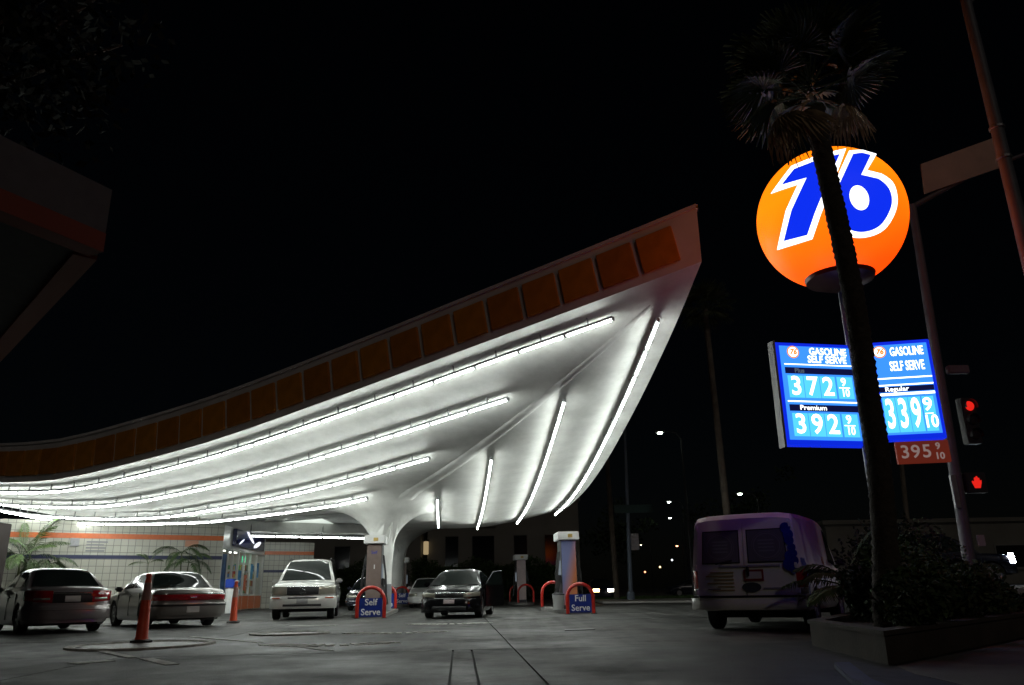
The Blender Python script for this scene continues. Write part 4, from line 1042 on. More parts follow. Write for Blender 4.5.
MB().box((-.6, -.945, .8), (2.6, .02, .05)).build('side_trim', M_chrome, c.root); c.seams((-.15, .9, -1.15)); c.mirrors(.75, 1.2)

# --- white van seen from behind
psi = R(30); fwd = Vector((math.sin(psi), math.cos(psi), 0)); rgt = Vector((math.cos(psi), -math.sin(psi), 0))
RL = Vector((3.18, 14.85, 0)); VL, VW = 4.75, 1.97
vc = RL + fwd*(VL/2) + rgt*(VW/2)
P_van = mat('white van paint', (.78, .76, .70), .35, 0, coat=.4, var=.06, vs=1.5)
k = VL/2
top = [(-k, 1.03), (-k+.1, 1.06), (1.0, 1.06), (1.35, 1.06), (1.9, 1.0), (2.2, .92), (k, .75)]
roof = [(-k+.02, 1.03), (-k+.05, 1.4), (-k+.1, 1.88), (-k+.15, 1.955), (-k+.3, 2.0), (-.4, 2.03), (.5, 2.0), (.8, 1.92), (1.1, 1.6), (1.7, 1.04)]
van = Car('van', 'white van with blue swirl graphics and rear doors parked beside the planter', 'van', (vc.x, vc.y), psi, P_van, VL, VW, top, roof, boxy=True, tumble=.09, axles=(1.45, -1.35), wr=.345, sill=.33, rc=.16, lean=(.25, .0), waist=.985, gw=.985)
van.glass_top('windshield', .85, 1.62); van.glass_side(.55, .58, 1.45, .95, .06, .36); van.mirrors(1.35, 1.2, M_black_trim); van.seams((.45, 1.35)); van.handles((.6,), .95)
def rear_panel(name, y0, y1, z0, z1, m, x=-.0, parent=None, th=.012, bev=.004):
    xr = -k - .012 - x
    def lx(z): return xr + max(0, (z-1.05))*.13 + (.06 if False else 0)
    mb = MB()
    rows = []
    for z in (z0, (z0+z1)/2, z1): tf = 1 - .075*max(0, z-1.05); rows.append([(lx(z), y0*tf, z), (lx(z), y1*tf, z)])
    mb.grid(rows); rows2 = [[(p[0][0]+.05, p[0][1], p[0][2]), (p[1][0]+.05, p[1][1], p[1][2])] for p in rows]
    mb.grid(rows2, flip=True)
    for a, b in ((0, 0), (0, 1)):
        mb.face([rows[0][b], rows[1][b], rows2[1][b], rows2[0][b]]); mb.face([rows[1][b], rows[2][b], rows2[2][b], rows2[1][b]])
    mb.face([rows[0][0], rows[0][1], rows2[0][1], rows2[0][0]]); mb.face([rows[2][0], rows[2][1], rows2[2][1], rows2[2][0]])
    return mb.build(name, m, parent or van.root)
doors = []
for sg in (1, -1):
    d_ = rear_panel('rear_door', sg*.012, sg*.86, .52, 1.86, P_van, .004); doors.append(d_)
    rear_panel('window', sg*.09, sg*.74, 1.16, 1.70, mat('tinted van window', (.13, .135, .15), .4), .012, d_)
    rear_panel('window_seal', sg*.07, sg*.76, 1.14, 1.72, M_black_trim, .008, d_)
    ring = MB(); xx = -k - .012 - .022
    for r0, r1 in ((.20, .215), (.235, .243)):
        ring.grid([[(xx + (1.43 + r*math.sin(2*PI*q/28) - 1.05)*.13, sg*.42 + r*1.1*math.cos(2*PI*q/28), 1.43 + r*math.sin(2*PI*q/28)) for q in range(29)] for r in (r0, r1)])
    ring.build('window_emblem', mat('faded white print', (.2, .21, .23), .5), d_)
    for q in range(4): rear_panel('window_print', sg*(.28), sg*(.56), 1.33 + q*.06, 1.355 + q*.06, mat('faded white print', (.3, .32, .35), .5), .016, d_)
    van.band('tail_light', -1, sg*(VW/2-.16-.02), sg*(VW/2-.16+.22), .72, 1.06, M_tail, .022)
    van.band('reverse_light', -1, sg*(VW/2-.16-.02), sg*(VW/2-.16+.22), .62, .715, M_lens, .022)
van.band('rear_bumper', -1, -(VW/2+.05), VW/2+.05, .36, .56, P_van, .09); van.band('bumper_step', -1, -.92, .92, .565, .60, M_black_trim, .10)
rear_panel('plate_frame', -.32, .02, .84, 1.03, mat('red plate frame', (.22, .02, .02), .4), .014); rear_panel('license_plate', -.29, -.01, .875, .995, M_plate, .018)
for q in range(6): rear_panel('door_print', .20, .20 + (.42, .5, .36, .48, .3, .4)[q], .98 - q*.06, 1.0 - q*.06, mat('ochre print', (.35, .26, .1), .5), .014, doors[0])
rear_panel('door_print', -.62, .45, 1.075, 1.105, mat('grey print', (.25, .25, .28), .5), .014)
em = MB(); xx = -k - .03
em.grid([[(xx, -.10 + r*1.5*math.cos(2*PI*q/24), .735 + r*.75*math.sin(2*PI*q/24)) for q in range(25)] for r in (.001, .11)]); em.build('oval_emblem', mat('dark oval badge', (.05, .06, .07), .4), van.root)
rear_panel('name_badge', -.60, -.30, .70, .725, mat('grey print', (.25, .25, .28), .5), .014); rear_panel('name_badge', .45, .68, .70, .72, mat('grey print', (.25, .25, .28), .5), .014)
MB().box((-k-.05, -.06, 1.0), (.03, .05, .16)).build('door_handle', M_black_trim, doors[1], bevel=.008)
for sg in (1, -1):
    for z in (.66, 1.08, 1.78): MB().box((-k-.02+max(0, z-1.05)*.13, sg*.885*(1-.075*max(0, z-1.05)), z), (.05, .05, .10)).build('hinge', P_van, doors[0 if sg > 0 else 1], bevel=.008)
wp = MB(); wp.tube([(-k-.045, .5, 1.13), (-k-.03, .2, 1.2)], .009, 5); wp.build('wiper', M_black_trim, doors[0])
# blue swirl graphics: overlapping discs on the corner and the side
M_sw = mat('cobalt graphic', (.01, .025, .28), .4, var=.3, vs=5)
rnd = random.Random(4)
def side_y(z): return -(VW/2*.985*1.0 - .02 - (max(0, z-1.04))/.86*.15) - .012 if z > 1.04 else -(VW/2) - .004
for (x, z, r) in ((-k+.24, 1.72, .12), (-k+.32, 1.55, .15), (-k+.26, 1.36, .17), (-k+.42, 1.25, .14), (-k+.24, 1.14, .12), (-k+.30, .98, .14), (-k+.26, .82, .12), (-k+.36, .70, .1), (-k+.5, 1.42, .1), (-k+.20, 1.5, .1), (-k+.46, 1.08, .09), (-k+.40, 1.70, .09)):
    sw = MB(); sw.grid([[(x + q*1.0*math.cos(a*PI/10)*(1+.15*math.sin(a*.9)), side_y(z + q*math.sin(a*PI/10)) - rnd.uniform(.001, .003), z + q*math.sin(a*PI/10)) for a in range(21)] for q in (.001, r*.5, r)]); sw.build('swirl_graphic', M_sw, van.root)
for (y, z, r) in ((-.76, 1.72, .09), (-.80, 1.60, .09), (-.81, 1.5, .08), (-.84, 1.38, .07), (-.80, 1.24, .09), (-.78, 1.10, .11), (-.86, 1.16, .08), (-.87, 1.28, .06), (-.84, 1.0, .06)):
    sw = MB(); sw.grid([[(-k - .034 - rnd.uniform(0, .003) + max(0, z + q*math.sin(a*PI/10)-1.05)*.13, y + q*math.cos(a*PI/10), z + q*math.sin(a*PI/10)) for a in range(21)] for q in (.001, r)]); sw.build('swirl_graphic', M_sw, van.root)
for cst, mm in (((.9, 1.55), mat('orange graphic', (.5, .14, .02), .5)),):
    pts = [(-.16, -.30), (.02, -.34), (.10, -.12), (.16, .02), (.10, .18), (.06, .10), (.0, .26), (-.06, .12), (-.14, .18), (-.10, .0), (-.18, -.1)]
    sw = MB(); sw.face([(.0 + a, side_y(1.45+b) - .004, 1.45 + b) for a, b in pts]); sw.build('flame_graphic', mm, van.root)
    sw = MB(); sw.face([(.02 + a*.6, side_y(1.33+b*.5) - .008, 1.33 + b*.5) for a, b in pts]); sw.build('flame_graphic', mat('yellow graphic', (.6, .4, .08), .5), van.root)
MB().box((.1, -(VW/2)-.004, .93), (4.2, .012, .02)).build('side_trim', M_black_trim, van.root)

# ================================================================== PUMPS, ISLANDS, BOLLARDS
ISL = Vector((math.cos(R(95)), math.sin(R(95)), 0)); ISR = Vector((ISL.y, -ISL.x, 0)); IMX = Matrix(((ISR.x, ISL.x, 0), (ISR.y, ISL.y, 0), (0, 0, 1)))
IROT = math.atan2(ISR.y, ISR.x)
M_isl = mat('island concrete', (.16, .155, .145), .7, var=.2, vs=3, bump=.2)
def island(c, L_, label):
    t = thing('pump_island', label, 'kerb island', (c[0], c[1], 0), IROT, 'raised pump islands')
    n = 10; pl_ = [(.55*math.cos(PI*q/n), L_/2-.55+.55*math.sin(PI*q/n)) for q in range(n+1)] + [(-.55*math.cos(PI*q/n), -(L_/2-.55)-.55*math.sin(PI*q/n)) for q in range(n+1)]
    MB().prism(pl_, -.01, .11).build('kerb', M_isl, t)
    MB().prism([(x*.86, y*.975) for x, y in pl_], .112, .118).build('top', mat('island top', (.14, .14, .13), .7, var=.2), t)
M_pbody = mat('pump brown panel', (.20, .15, .13), .4, var=.1); M_pside = mat('pump dark sides', (.03, .03, .035), .45)
def panel_ramp_mat():  # colour ramps from blue to orange, slanting across the panel
    m = bpy.data.materials.new('blue to orange pump panel'); m.use_nodes = True; t = m.node_tree; b = t.nodes['Principled BSDF']
    tc = t.nodes.new('ShaderNodeTexCoord'); sp = t.nodes.new('ShaderNodeSeparateXYZ'); t.links.new(tc.outputs['Object'], sp.inputs[0])
    r = t.nodes.new('ShaderNodeValToRGB'); e = r.color_ramp.elements
    mm = t.nodes.new('ShaderNodeMath'); mm.operation = 'MULTIPLY_ADD'; mm.inputs[1].default_value = .9; mm.inputs[2].default_value = .62; t.links.new(sp.outputs[0], mm.inputs[0])
    ad = t.nodes.new('ShaderNodeMath'); ad.operation = 'MULTIPLY_ADD'; ad.inputs[1].default_value = -.22; t.links.new(sp.outputs[2], ad.inputs[0]); t.links.new(mm.outputs[0], ad.inputs[2])
    sb = t.nodes.new('ShaderNodeMath'); sb.operation = 'ADD'; sb.inputs[1].default_value = .28; t.links.new(ad.outputs[0], sb.inputs[0])
    e[0].position = .5; e[0].color = (.20, .23, .42, 1); e[1].position = .82; e[1].color = (.55, .19, .08, 1)
    t.links.new(sb.outputs[0], r.inputs[0]); t.links.new(r.outputs[0], b.inputs['Base Color']); b.inputs['Roughness'].default_value = .3
    return m
M_panel_ramp = panel_ramp_mat(); M_pink = mat('pump pale panel', (.55, .45, .45), .4, var=.08)
M_scr = emat('pump screen', (.25, .3, .35), .5)
def pump(loc, front, label, grp='fuel pumps', logo_txt=None, sz=1.0):
    t = thing('fuel_pump', label, 'fuel pump', (loc[0], loc[1], .118), IROT, grp)
    # local: x across the island end, y along the island (front end at -y)
    MB().box((0, 0, .06), (.56, 1.0, .12)).build('plinth', M_dark, t, bevel=.01)
    MB().box((0, 0, 1.2), (.52, .95, 2.14)).build('housing', M_pside, t, bevel=.02)
    MB().box((0, -.478, 1.2), (.50, .03, 2.12)).build('end_panel', front, t, bevel=.008)
    MB().box((0, .478, 1.2), (.50, .03, 2.12)).build('end_panel', front, t, bevel=.008)
    cap = MB().box((0, 0, 2.42), (.74, 1.2, .28)).build('canopy_cap', M_white, t, bevel=.02)
    MB().box((.05, -.605, 2.42), (.16, .006, .11)).build('cap_logo', mat('yellow logo', (.6, .42, .12), .4), cap)
    for sg in (1, -1):
        MB().box((sg*.262, 0, 1.35), (.02, .7, .5)).build('display', M_scr, t, bevel=.005); MB().box((sg*.266, -.2, 1.0), (.03, .2, .14)).build('keypad', M_steel, t)
        for yy in (-.28, .0, .28):
            MB().box((sg*.30, yy, 1.0), (.08, .09, .24)).build('nozzle', M_black, t, bevel=.02)
            h = MB(); h.tube([(sg*.30, yy, .9), (sg*.42, yy-.05, .55), (sg*.48, yy-.12, .25), (sg*.44, yy-.2, .3), (sg*.40, yy-.2, 1.2), (sg*.3, yy-.15, 1.9)], .018, 6); h.build('hose', M_black, t, smooth=True)
    return t
def bollard(loc, txt, label, w=.84, h=.92, board=True, base=0.0):
    t = thing('hoop_bollard', label, 'bollard', (loc[0], loc[1], base), IROT, 'red hoop bollards'); r = w/2
    hp = MB(); hp.tube([(-r, 0, 0), (-r, 0, h-r)] + [(r*math.cos(PI - PI*q/14), 0, h-r + r*math.sin(PI*q/14)) for q in range(1, 14)] + [(r, 0, h-r), (r, 0, 0)], .058, 12); hp.build('hoop', M_red, t, smooth=True)
    for sg in (1, -1): MB().lathe([(.10, 0), (.10, .015)], 16, c=(sg*r, 0, 0)).build('foot_plate', M_dark, t)
    if board:
        b = MB().box((0, 0, .32), (w-.13, .03, .56)).build('sign_board', M_blue, t, bevel=.006)
        Mt = Matrix(((1, 0, 0, 0), (0, 0, -1, -.0175), (0, 1, 0, 0), (0, 0, 0, 1)))
        for s_, z in zip(txt, (.47, .18)):
            link('lettering', text_mesh(s_, .27, M_lettw, .001, .004), b, M=Matrix.Translation((0, 0, z)) @ Mt)
    return t
M_lettw = mat('white lettering', (.8, .8, .8), .4)
SP = Vector((-4.95, 28.3, 0)); FPm = Vector((1.82, 28.2, 0))
for c_, l_, nm_ in ((SP + ISL*2.2, 8.6, 'raised kerb island with the near self serve pump and column'), (SP + ISL*20.3, 7.5, 'raised kerb island with the far self serve pump'), (FPm + ISL*1.5, 5.8, 'raised kerb island with the near full serve pump'), (FPm + ISL*18.5, 5.6, 'raised kerb island with the far full serve pump')):
    island(c_, l_, nm_)
pump(SP + ISL*.3, M_pbody, 'brown paneled fuel pump behind the near Self Serve sign')
o = [x for x in bpy.data.objects if x.name.startswith('end_panel')][0]
link('lettering', text_mesh('Self', .15, mat('blue print', (.03, .04, .3), .4), .001, .003), o, M=Matrix(((1, 0, 0, 0), (0, 0, -1, -.4945), (0, 1, 0, 1.98), (0, 0, 0, 1))))
MB().box((.02, -.496, 1.5), (.035, .008, .14)).build('card_slot', M_white, o)
pump(FPm + ISL*.3, M_panel_ramp, 'fuel pump with a blue and orange end panel behind the Full Serve sign')
pump(SP + ISL*19.0, M_pbody, 'distant fuel pump beside the far column'); pump(FPm + ISL*18.0, M_pink, 'distant fuel pump with a pale end panel right of the black sedan')
bollard(SP - ISL*2.6 + ISR*.16, ('Self', 'Serve'), 'red hoop bollard with a blue Self Serve sign at the near pump', base=0)
bollard(FPm - ISL*1.75 + ISR*.08, ('Full', 'Serve'), 'red hoop bollard with a blue Full Serve sign at the right pump', base=0)
bollard(FPm + ISL*3.6 - ISR*.1, None, 'plain red hoop bollard behind the near full serve pump', board=False, base=.118)
bollard(SP + ISL*17.2 + ISR*.1, ('Self', 'Serve'), 'red hoop bollard with a small blue sign seen right of the near column', base=.118)
bollard(SP + ISL*5.9, ('Self', 'Serve'), 'red hoop bollard with a blue sign just behind the near column', base=.118)
bollard(SP + ISL*23.6 + ISR*.2, None, 'plain red hoop bollard farthest back on the self serve island', board=False, base=.118)
bollard(FPm + ISL*16.2 + ISR*.1, None, 'plain red hoop bollard in front of the distant pale pump', board=False, base=.118)
bollard(FPm + ISL*20.6, None, 'plain red hoop bollard behind the distant pale pump', board=False, base=.118)
t = thing('trash_bin', 'small grey trash bin beside the near full serve bollard', 'bin', (FPm.x-.42, FPm.y-.75, .118)); MB().lathe([(.17, 0), (.2, .42), (.21, .46), (.19, .46), (.18, .1)], 20).build('bucket', mat('pale plastic', (.42, .43, .42), .5), t, smooth=True)
MB().lathe([(.215, .46), (.2, .5), (.05, .54)], 20).build('lid', M_dark, t, smooth=True)

# ================================================================== CONES
M_cone = mat('orange cone plastic', (.62, .07, .02), .45, var=.12, vs=6); M_collar = mat('dirty reflective collar', (.36, .2, .17), .4, var=.25, vs=8)
def cone(p, label):
    t = thing('traffic_cone', label, 'traffic cone', (p.x, p.y, .012), group='tall orange cones')
    MB().lathe([(.19, 0), (.19, .03), (.14, .05)], 8).build('base', M_black, t)
    MB().lathe([(.115, .05), (.10, .09), (.08, .70), (.078, .71)], 24).build('body', M_cone, t, smooth=True)
    MB().lathe([(.082, .69), (.06, .98)], 24).build('collar', M_collar, t, smooth=True)
    MB().lathe([(.06, .98), (.04, 1.06), (.05, 1.09), (.042, 1.13), (.025, 1.14)], 20).build('tip', M_cone, t, smooth=True)
cone(G(141, 643), 'nearest tall orange cone standing on a pale round cover'); cone(G(233, 623), 'tall orange cone farther back near the shop door')

# ================================================================== SHOP BUILDING
def tile_mat():
    m = bpy.data.materials.new('glazed wall tile'); m.use_nodes = True; t = m.node_tree; b = t.nodes['Principled BSDF']
    tc = t.nodes.new('ShaderNodeTexCoord'); br = t.nodes.new('ShaderNodeTexBrick'); br.offset = 0; br.inputs['Scale'].default_value = 1
    mp = t.nodes.new('ShaderNodeMapping'); mp.inputs['Rotation'].default_value = (R(90), 0, 0)
    t.links.new(tc.outputs['Object'], mp.inputs[0]); t.links.new(mp.outputs[0], br.inputs['Vector'])
    br.inputs['Brick Width'].default_value = .30; br.inputs['Row Height'].default_value = .30; br.inputs['Mortar Size'].default_value = .01
    br.inputs['Color1'].default_value = (.50, .49, .42, 1); br.inputs['Color2'].default_value = (.44, .43, .37, 1); br.inputs['Mortar'].default_value = (.14, .14, .13, 1)
    t.links.new(br.outputs[0], b.inputs['Base Color']); b.inputs['Roughness'].default_value = .3
    bp = t.nodes.new('ShaderNodeBump'); bp.inputs['Strength'].default_value = .4; bp.inputs['Distance'].default_value = .01; bp.invert = True
    t.links.new(br.outputs['Fac'], bp.inputs['Height']); t.links.new(bp.outputs[0], b.inputs['Normal'])
    return m
M_tilew = tile_mat()
W1 = Vector((-14.2, 39.0, 0)); WD = Vector((math.cos(R(33)), math.sin(R(33)), 0)); SDIR = Vector((math.cos(R(94.2)), math.sin(R(94.2)), 0))
shop = thing('shop_building', 'tiled shop building with orange and navy stripes and a glazed front under the canopy', 'building', W1)
Mw = Matrix.Rotation(R(33), 4, 'Z')
WH = 4.05
def wallpart(name, x0, x1, y0, y1, z0, z1, m, parent=shop, M=Mw, bev=0):
    o = MB().box(((x0+x1)/2, (y0+y1)/2, (z0+z1)/2), (x1-x0, y1-y0, z1-z0)).build(name, m, parent, bevel=bev); o.matrix_basis = M; return o
wl = wallpart('tiled_wall', -13.5, 0, 0, .3, 0, WH, M_tilew)
M_ors = mat('orange stripe', (.60, .13, .03), .35, var=.1); M_bls = mat('navy stripe', (.02, .025, .08), .35)
wallpart('orange_stripe', -10.5, .0, -.012, .1, 3.30, 3.52, M_ors); wallpart('navy_stripe', -12.5, .0, -.012, .1, 2.42, 2.58, M_bls)
wallpart('plinth', -13.5, 0, -.03, .1, 0, .25, mat('dark plinth', (.06, .06, .06), .5))
wallpart('meter_box', -6.55, -6.2, -.12, .1, 2.95, 3.3, M_steel, bev=.01)
for q in range(4): wallpart('notice_line', -5.9, -5.05 + (.0, -.15, -.05, -.1)[q], -.02, .05, 3.12 - q*.13, 3.18 - q*.13, mat('grey notice', (.22, .22, .24), .5))
wallpart('orange_panel', -1.75, -1.15, -.02, .05, 3.0, 3.28, mat('pale orange plate', (.6, .3, .2), .5))
# glazed front
Ms = Matrix.Rotation(R(94.2), 4, 'Z')          # local x along the front, local -y faces the forecourt
M_frame = mat('white aluminium frame', (.62, .62, .6), .4)
def sp_(name, x0, x1, y0, y1, z0, z1, m, parent=shop, bev=0): return wallpart(name, x0, x1, y0, y1, z0, z1, m, parent, Ms, bev)
M_pane = bpy.data.materials.new('clear shop glass'); M_pane.use_nodes = True
_t = M_pane.node_tree; _t.nodes.remove(_t.nodes['Principled BSDF']); _g = _t.nodes.new('ShaderNodeBsdfGlossy'); _g.inputs['Roughness'].default_value = .03
_tr = _t.nodes.new('ShaderNodeBsdfTransparent'); _mx = _t.nodes.new('ShaderNodeMixShader'); _fr = _t.nodes.new('ShaderNodeFresnel'); _fr.inputs[0].default_value = 1.25
_mx.inputs[0].default_value = .12; _t.links.new(_tr.outputs[0], _mx.inputs[1]); _t.links.new(_g.outputs[0], _mx.inputs[2]); _t.links.new(_mx.outputs[0], _t.nodes['Material Output'].inputs[0])
FLn = 8.6
sp_('fascia_wall', 0, FLn, -.0, .25, 3.05, WH, M_white)
posts = [0.04, 1.1, 2.0, 3.1, 4.3, 5.6, 7.0, 8.5]
for x in posts: sp_('mullion', x-.05, x+.05, -.0, .12, 0, 3.05, M_frame, bev=.008)
sp_('transom', 0, FLn, -.02, .14, 2.93, 3.05, M_frame); 
for i, (a, b) in enumerate(zip(posts, posts[1:])):
    low = .78 if i >= 3 else .06
    pn = sp_('window', a+.05, b-.05, .05, .07, low, 2.93, M_pane)
    if i >= 3:
        sp_('orange_base_panel', a+.06, b-.06, -.01, .09, .06, .72, M_ors, bev=.01); sp_('sill', a+.05, b-.05, -.02, .13, .72, .78, M_frame)
sp_('poster', .2, .95, .035, .045, .7, 2.7, mat('blue poster', (.04, .12, .3), .5, var=.7, vs=2)); 
for x0, z0, c_, nm_ in ((3.3, 1.2, (.05, .2, .4), 'a'), (5.75, 1.6, (.08, .3, .5), 'b'), (4.45, 1.0, (.5, .12, .05), 'c'), (7.1, 1.7, (.1, .3, .6), 'd')): sp_('poster', x0, x0+.55, .035, .045, z0, z0+.8, mat('window poster '+nm_, c_, .5, var=.5, vs=4))
sp_('exit_sign', 4.6, 5.2, .2, .24, 2.45, 2.78, emat('green lit sign', (.05, 1, .45), 1.6))
sg_ = sp_('shop_sign', 1.5, 7.6, -.2, -.005, 3.15, 3.98, mat('navy sign', (.02, .025, .10), .12, coat=.6), bev=.02)
for (x, z, a, b, rot) in ((4.3, 3.72, .9, .12, -.3), (5.9, 3.42, .8, .13, .2), (2.6, 3.4, .5, .06, .3)):  # emissive ellipses painted in as reflected highlights on the glossy sign
    sw = MB(); sw.face([(x + a*math.cos(q*PI/12)*math.cos(rot) - b*math.sin(q*PI/12)*math.sin(rot), -.206, z + a*math.cos(q*PI/12)*math.sin(rot) + b*math.sin(q*PI/12)*math.cos(rot)) for q in range(24)]); w_ = sw.build('sign_glint', emat('painted sign glint', (.9, .92, 1), 1.2), shop); w_.matrix_basis = Ms
# room inside
M_int = mat('shop interior wall', (.6, .6, .55), .6); M_flr = mat('shop floor', (.4, .38, .34), .4)
sp_('shop_floor', 0, FLn, .12, 6, -.01, .03, M_flr); sp_('shop_ceiling', 0, FLn, .26, 6, 3.1, 3.2, M_int); sp_('back_wall', 0, FLn, 6, 6.1, 0, 3.1, M_int); sp_('end_wall', FLn, FLn+.1, .12, 6.1, 0, 3.9, M_int)
for x in (1.6, 4.2, 6.8): sp_('ceiling_lamp', x-.6, x+.6, 1.2, 1.5, 3.05, 3.095, emat('lit shop lamp', (.95, 1, .92), 6)); sp_('ceiling_lamp', x-.6, x+.6, 3.6, 3.9, 3.05, 3.095, emat('lit shop lamp', (.95, 1, .92), 6))
rnd = random.Random(9); pal = [mat('goods %d' % q, c_, .5) for q, c_ in enumerate(((.5, .06, .04), (.55, .4, .05), (.06, .18, .45), (.08, .3, .1), (.6, .55, .5), (.45, .2, .05)))]
for gx in (1.3, 3.6, 6.0):
    sp_('gondola', gx, gx+1.6, 1.6, 2.0, .03, 1.5, M_int)
    for lv in (.4, .75, 1.1, 1.42):
        for q in range(6): sp_('goods', gx+.05+q*.26, gx+.25+q*.26, 1.5, 1.598, lv, lv+rnd.uniform(.15, .28), pal[rnd.randrange(6)])
for q in range(9): sp_('goods', .3+q*.9, 1.0+q*.9, 5.6, 5.95, .9, rnd.uniform(1.6, 2.3), pal[rnd.randrange(6)])
for i, (a, b) in enumerate(zip(posts, posts[1:])):
    if i in (1, 2): continue
    for lv in (.85, 1.25, 1.65, 2.05):
        q = a + .12
        while q < b - .3:
            wq = rnd.uniform(.14, .3); sp_('goods', q, q+wq, .45, .65, lv, lv+rnd.uniform(.18, .36), pal[rnd.randrange(6)]); q += wq + rnd.uniform(.02, .12)
        sp_('shelf', a+.08, b-.08, .42, .75, lv-.03, lv, M_frame)
# far tiled return wall right of the glazing, and roof
e_ = W1 + SDIR*FLn; Mr = Matrix.Translation(e_ - W1) @ Mw
wallpart('tiled_wall', 0, 3.0, .0, .3, 0, 3.75, M_tilew, shop, Mr); wallpart('orange_stripe', .02, 3.0, -.012, .1, 3.02, 3.22, M_ors, shop, Mr); wallpart('navy_stripe', .02, 3.0, -.012, .1, 2.0, 2.15, M_bls, shop, Mr)
rf = MB(W1); q_ = [W1 + WD*-13.5 + Vector((-.1, .35, 0)), W1 + WD*-.1 + Vector((-.2, .2, 0)), e_ + Vector((-.3, 0, 0)), e_ + Vector((-13, 4, 0))]
rf.prism([(p.x, p.y) for p in q_], WH-.25, WH-.02); rf.build('roof', mat('shop roof', (.3, .3, .3), .8), shop)
MB(W1).box((-30, 44, 2), (.3, 26, 4)).build('rear_wall', M_int, shop)
# bin with a blue squeegee bucket by the shop door
t = thing('trash_bin', 'white bin with a blue squeegee bucket by the shop corner', 'bin', (P(231, 605, 37).x, 37, 0)); MB().lathe([(.28, 0), (.3, .05), (.3, 1.0), (.27, 1.05)], 20).build('body', M_white, t, smooth=True)
MB().box((-.05, -.1, 1.28), (.4, .34, .38)).build('bucket', mat('bright blue plastic', (.02, .07, .5), .35), t, bevel=.03); MB().box((.22, -.12, 1.36), (.18, .2, .1)).build('towel_box', M_white, t, bevel=.02); MB().tube([(-.05, 0, 1.0), (-.05, 0, 1.2)], .04, 8).build('stem', M_steel, t)
# plants along the tiled wall
PW = [pinnate(1.9, 30, .62, mat('cane palm green', (.06, .11, .02), .5, var=.35), 15, .022, .42), pinnate(1.7, 28, .95, mat('cane palm green dark', (.04, .07, .02), .5, var=.35), 16, .022, .4)]
def on_wall(px, back=.8): 
    d = ray(px, 560); n = Vector((WD.y, -WD.x, 0)); t_ = (W1 - CAM).dot(n) / d.dot(n); q = CAM + d*t_ + n*back; return (q.x, q.y, 0)
feather_palm(on_wall(22), 18, 1.15, 'tall green cane palm at the left end of the tiled wall', 'cane palms by the tiled wall', stems=3, hs=3.0, meshes=PW, el0=75, el1=-10)
feather_palm(on_wall(46), 6, 1.0, 'drooping cane palm right of the tall one at the tiled wall', 'cane palms by the tiled wall', stems=1, hs=2.5, meshes=PW[1:], el0=40, el1=10)
feather_palm(on_wall(146), 5, .55, 'small slender cane palm at the middle of the tiled wall', 'cane palms by the tiled wall', stems=1, hs=2.0, meshes=PW[:1], el0=70, el1=20)
feather_palm(on_wall(180), 12, .95, 'arching cane palm nearest the shop door', 'cane palms by the tiled wall', stems=2, hs=2.7, meshes=PW[1:], el0=50, el1=0)
t = thing('utility_cabinet', 'dark brown tall cabinet at the very left edge', 'cabinet', (P(0, 600, 30).x-.78, 30, 0)); MB().box((0, 0, 1.75), (1.0, .8, 3.5)).build('body', mat('brown cabinet', (.02, .012, .01), .8), t, bevel=.02)
MB().box((0, -.41, 1.6), (.8, .02, 2.9)).build('door', mat('brown cabinet door', (.025, .014, .012), .8), t)

# ================================================================== BEYOND THE FORECOURT
M_bw = mat('pale render', (.22, .21, .19), .8, var=.12, vs=.4); M_win = mat('dark window glass', (.01, .012, .014), .1)
def block(x0, x1, y, h, label, wins, m=M_bw, depth=12):
    t = thing('building', label, 'building', ((x0+x1)/2, y, 0)); o = Vector(((x0+x1)/2, y, 0))
    MB(o).box(((x0+x1)/2, y+depth/2, h/2), (x1-x0, depth, h)).build('wall', m, t); MB(o).box(((x0+x1)/2, y+depth/2, h+.15), (x1-x0+.5, depth+.5, .3)).build('parapet', m, t)
    for (wx, wz, ww, wh) in wins:
        f_ = MB(o).box((wx, y-.02, wz), (ww+.2, .1, wh+.2)).build('window', mat('window surround', (.18, .17, .16), .7), t); MB(o).box((wx, y-.06, wz), (ww, .06, wh)).build('pane', M_win, f_)
        MB(o).box((wx, y-.1, wz-wh/2-.15), (ww+.4, .2, .1)).build('sill', m, f_)
block(-38, -9.5, 80, 8.0, 'dark building behind the hedge seen through the canopy arch', [(-34+4.2*q, 3.9, 1.5, 2.6) for q in range(6)])
block(-9.0, 6.5, 82, 9.5, 'pale two storey building behind the hedge right of the columns', [(-6.5, 4.6, 1.3, 3.0), (-3.3, 4.6, 2.2, 3.0), (.5, 4.6, 1.3, 3.0), (3.8, 4.6, 1.6, 3.0), (-3.3, 8.0, 2.2, 1.6)])
block(24, 75, 62, 5.2, 'long low dark building across the street at right', [(28+5*q, 2.6, 2.4, 1.6) for q in range(8)], mat('dim stucco', (.16, .15, .13), .8, var=.15, vs=.5))
block(40, 90, 120, 8, 'distant dark block beyond the right hand street', [(45+6*q, 4, 2, 2) for q in range(6)])
def hedge(x0, x1, y, h, label, n):
    t = thing('hedge', label, 'hedge', ((x0+x1)/2, y, 0)); o = Vector(((x0+x1)/2, y, 0)); lf = MB(o); rn = random.Random(int(x0*3))
    for k_ in range(n):
        x = rn.uniform(x0, x1); z = h*rn.random()**.6 * (1+.12*math.sin(x*1.3)); leaf_mass(lf, (x, y + rn.uniform(-.5, .3), z), (.4, .4, .3), 6, .22, rnd=rn)
    lf.build('foliage', mat('hedge leaf', (.045, .085, .02), .6, var=.45, vs=1.5), t)
    MB(o).box(((x0+x1)/2, y+.5, h*.45), (x1-x0, .5, h*.9)).build('core', mat('hedge core', (.012, .018, .008), .9), t)
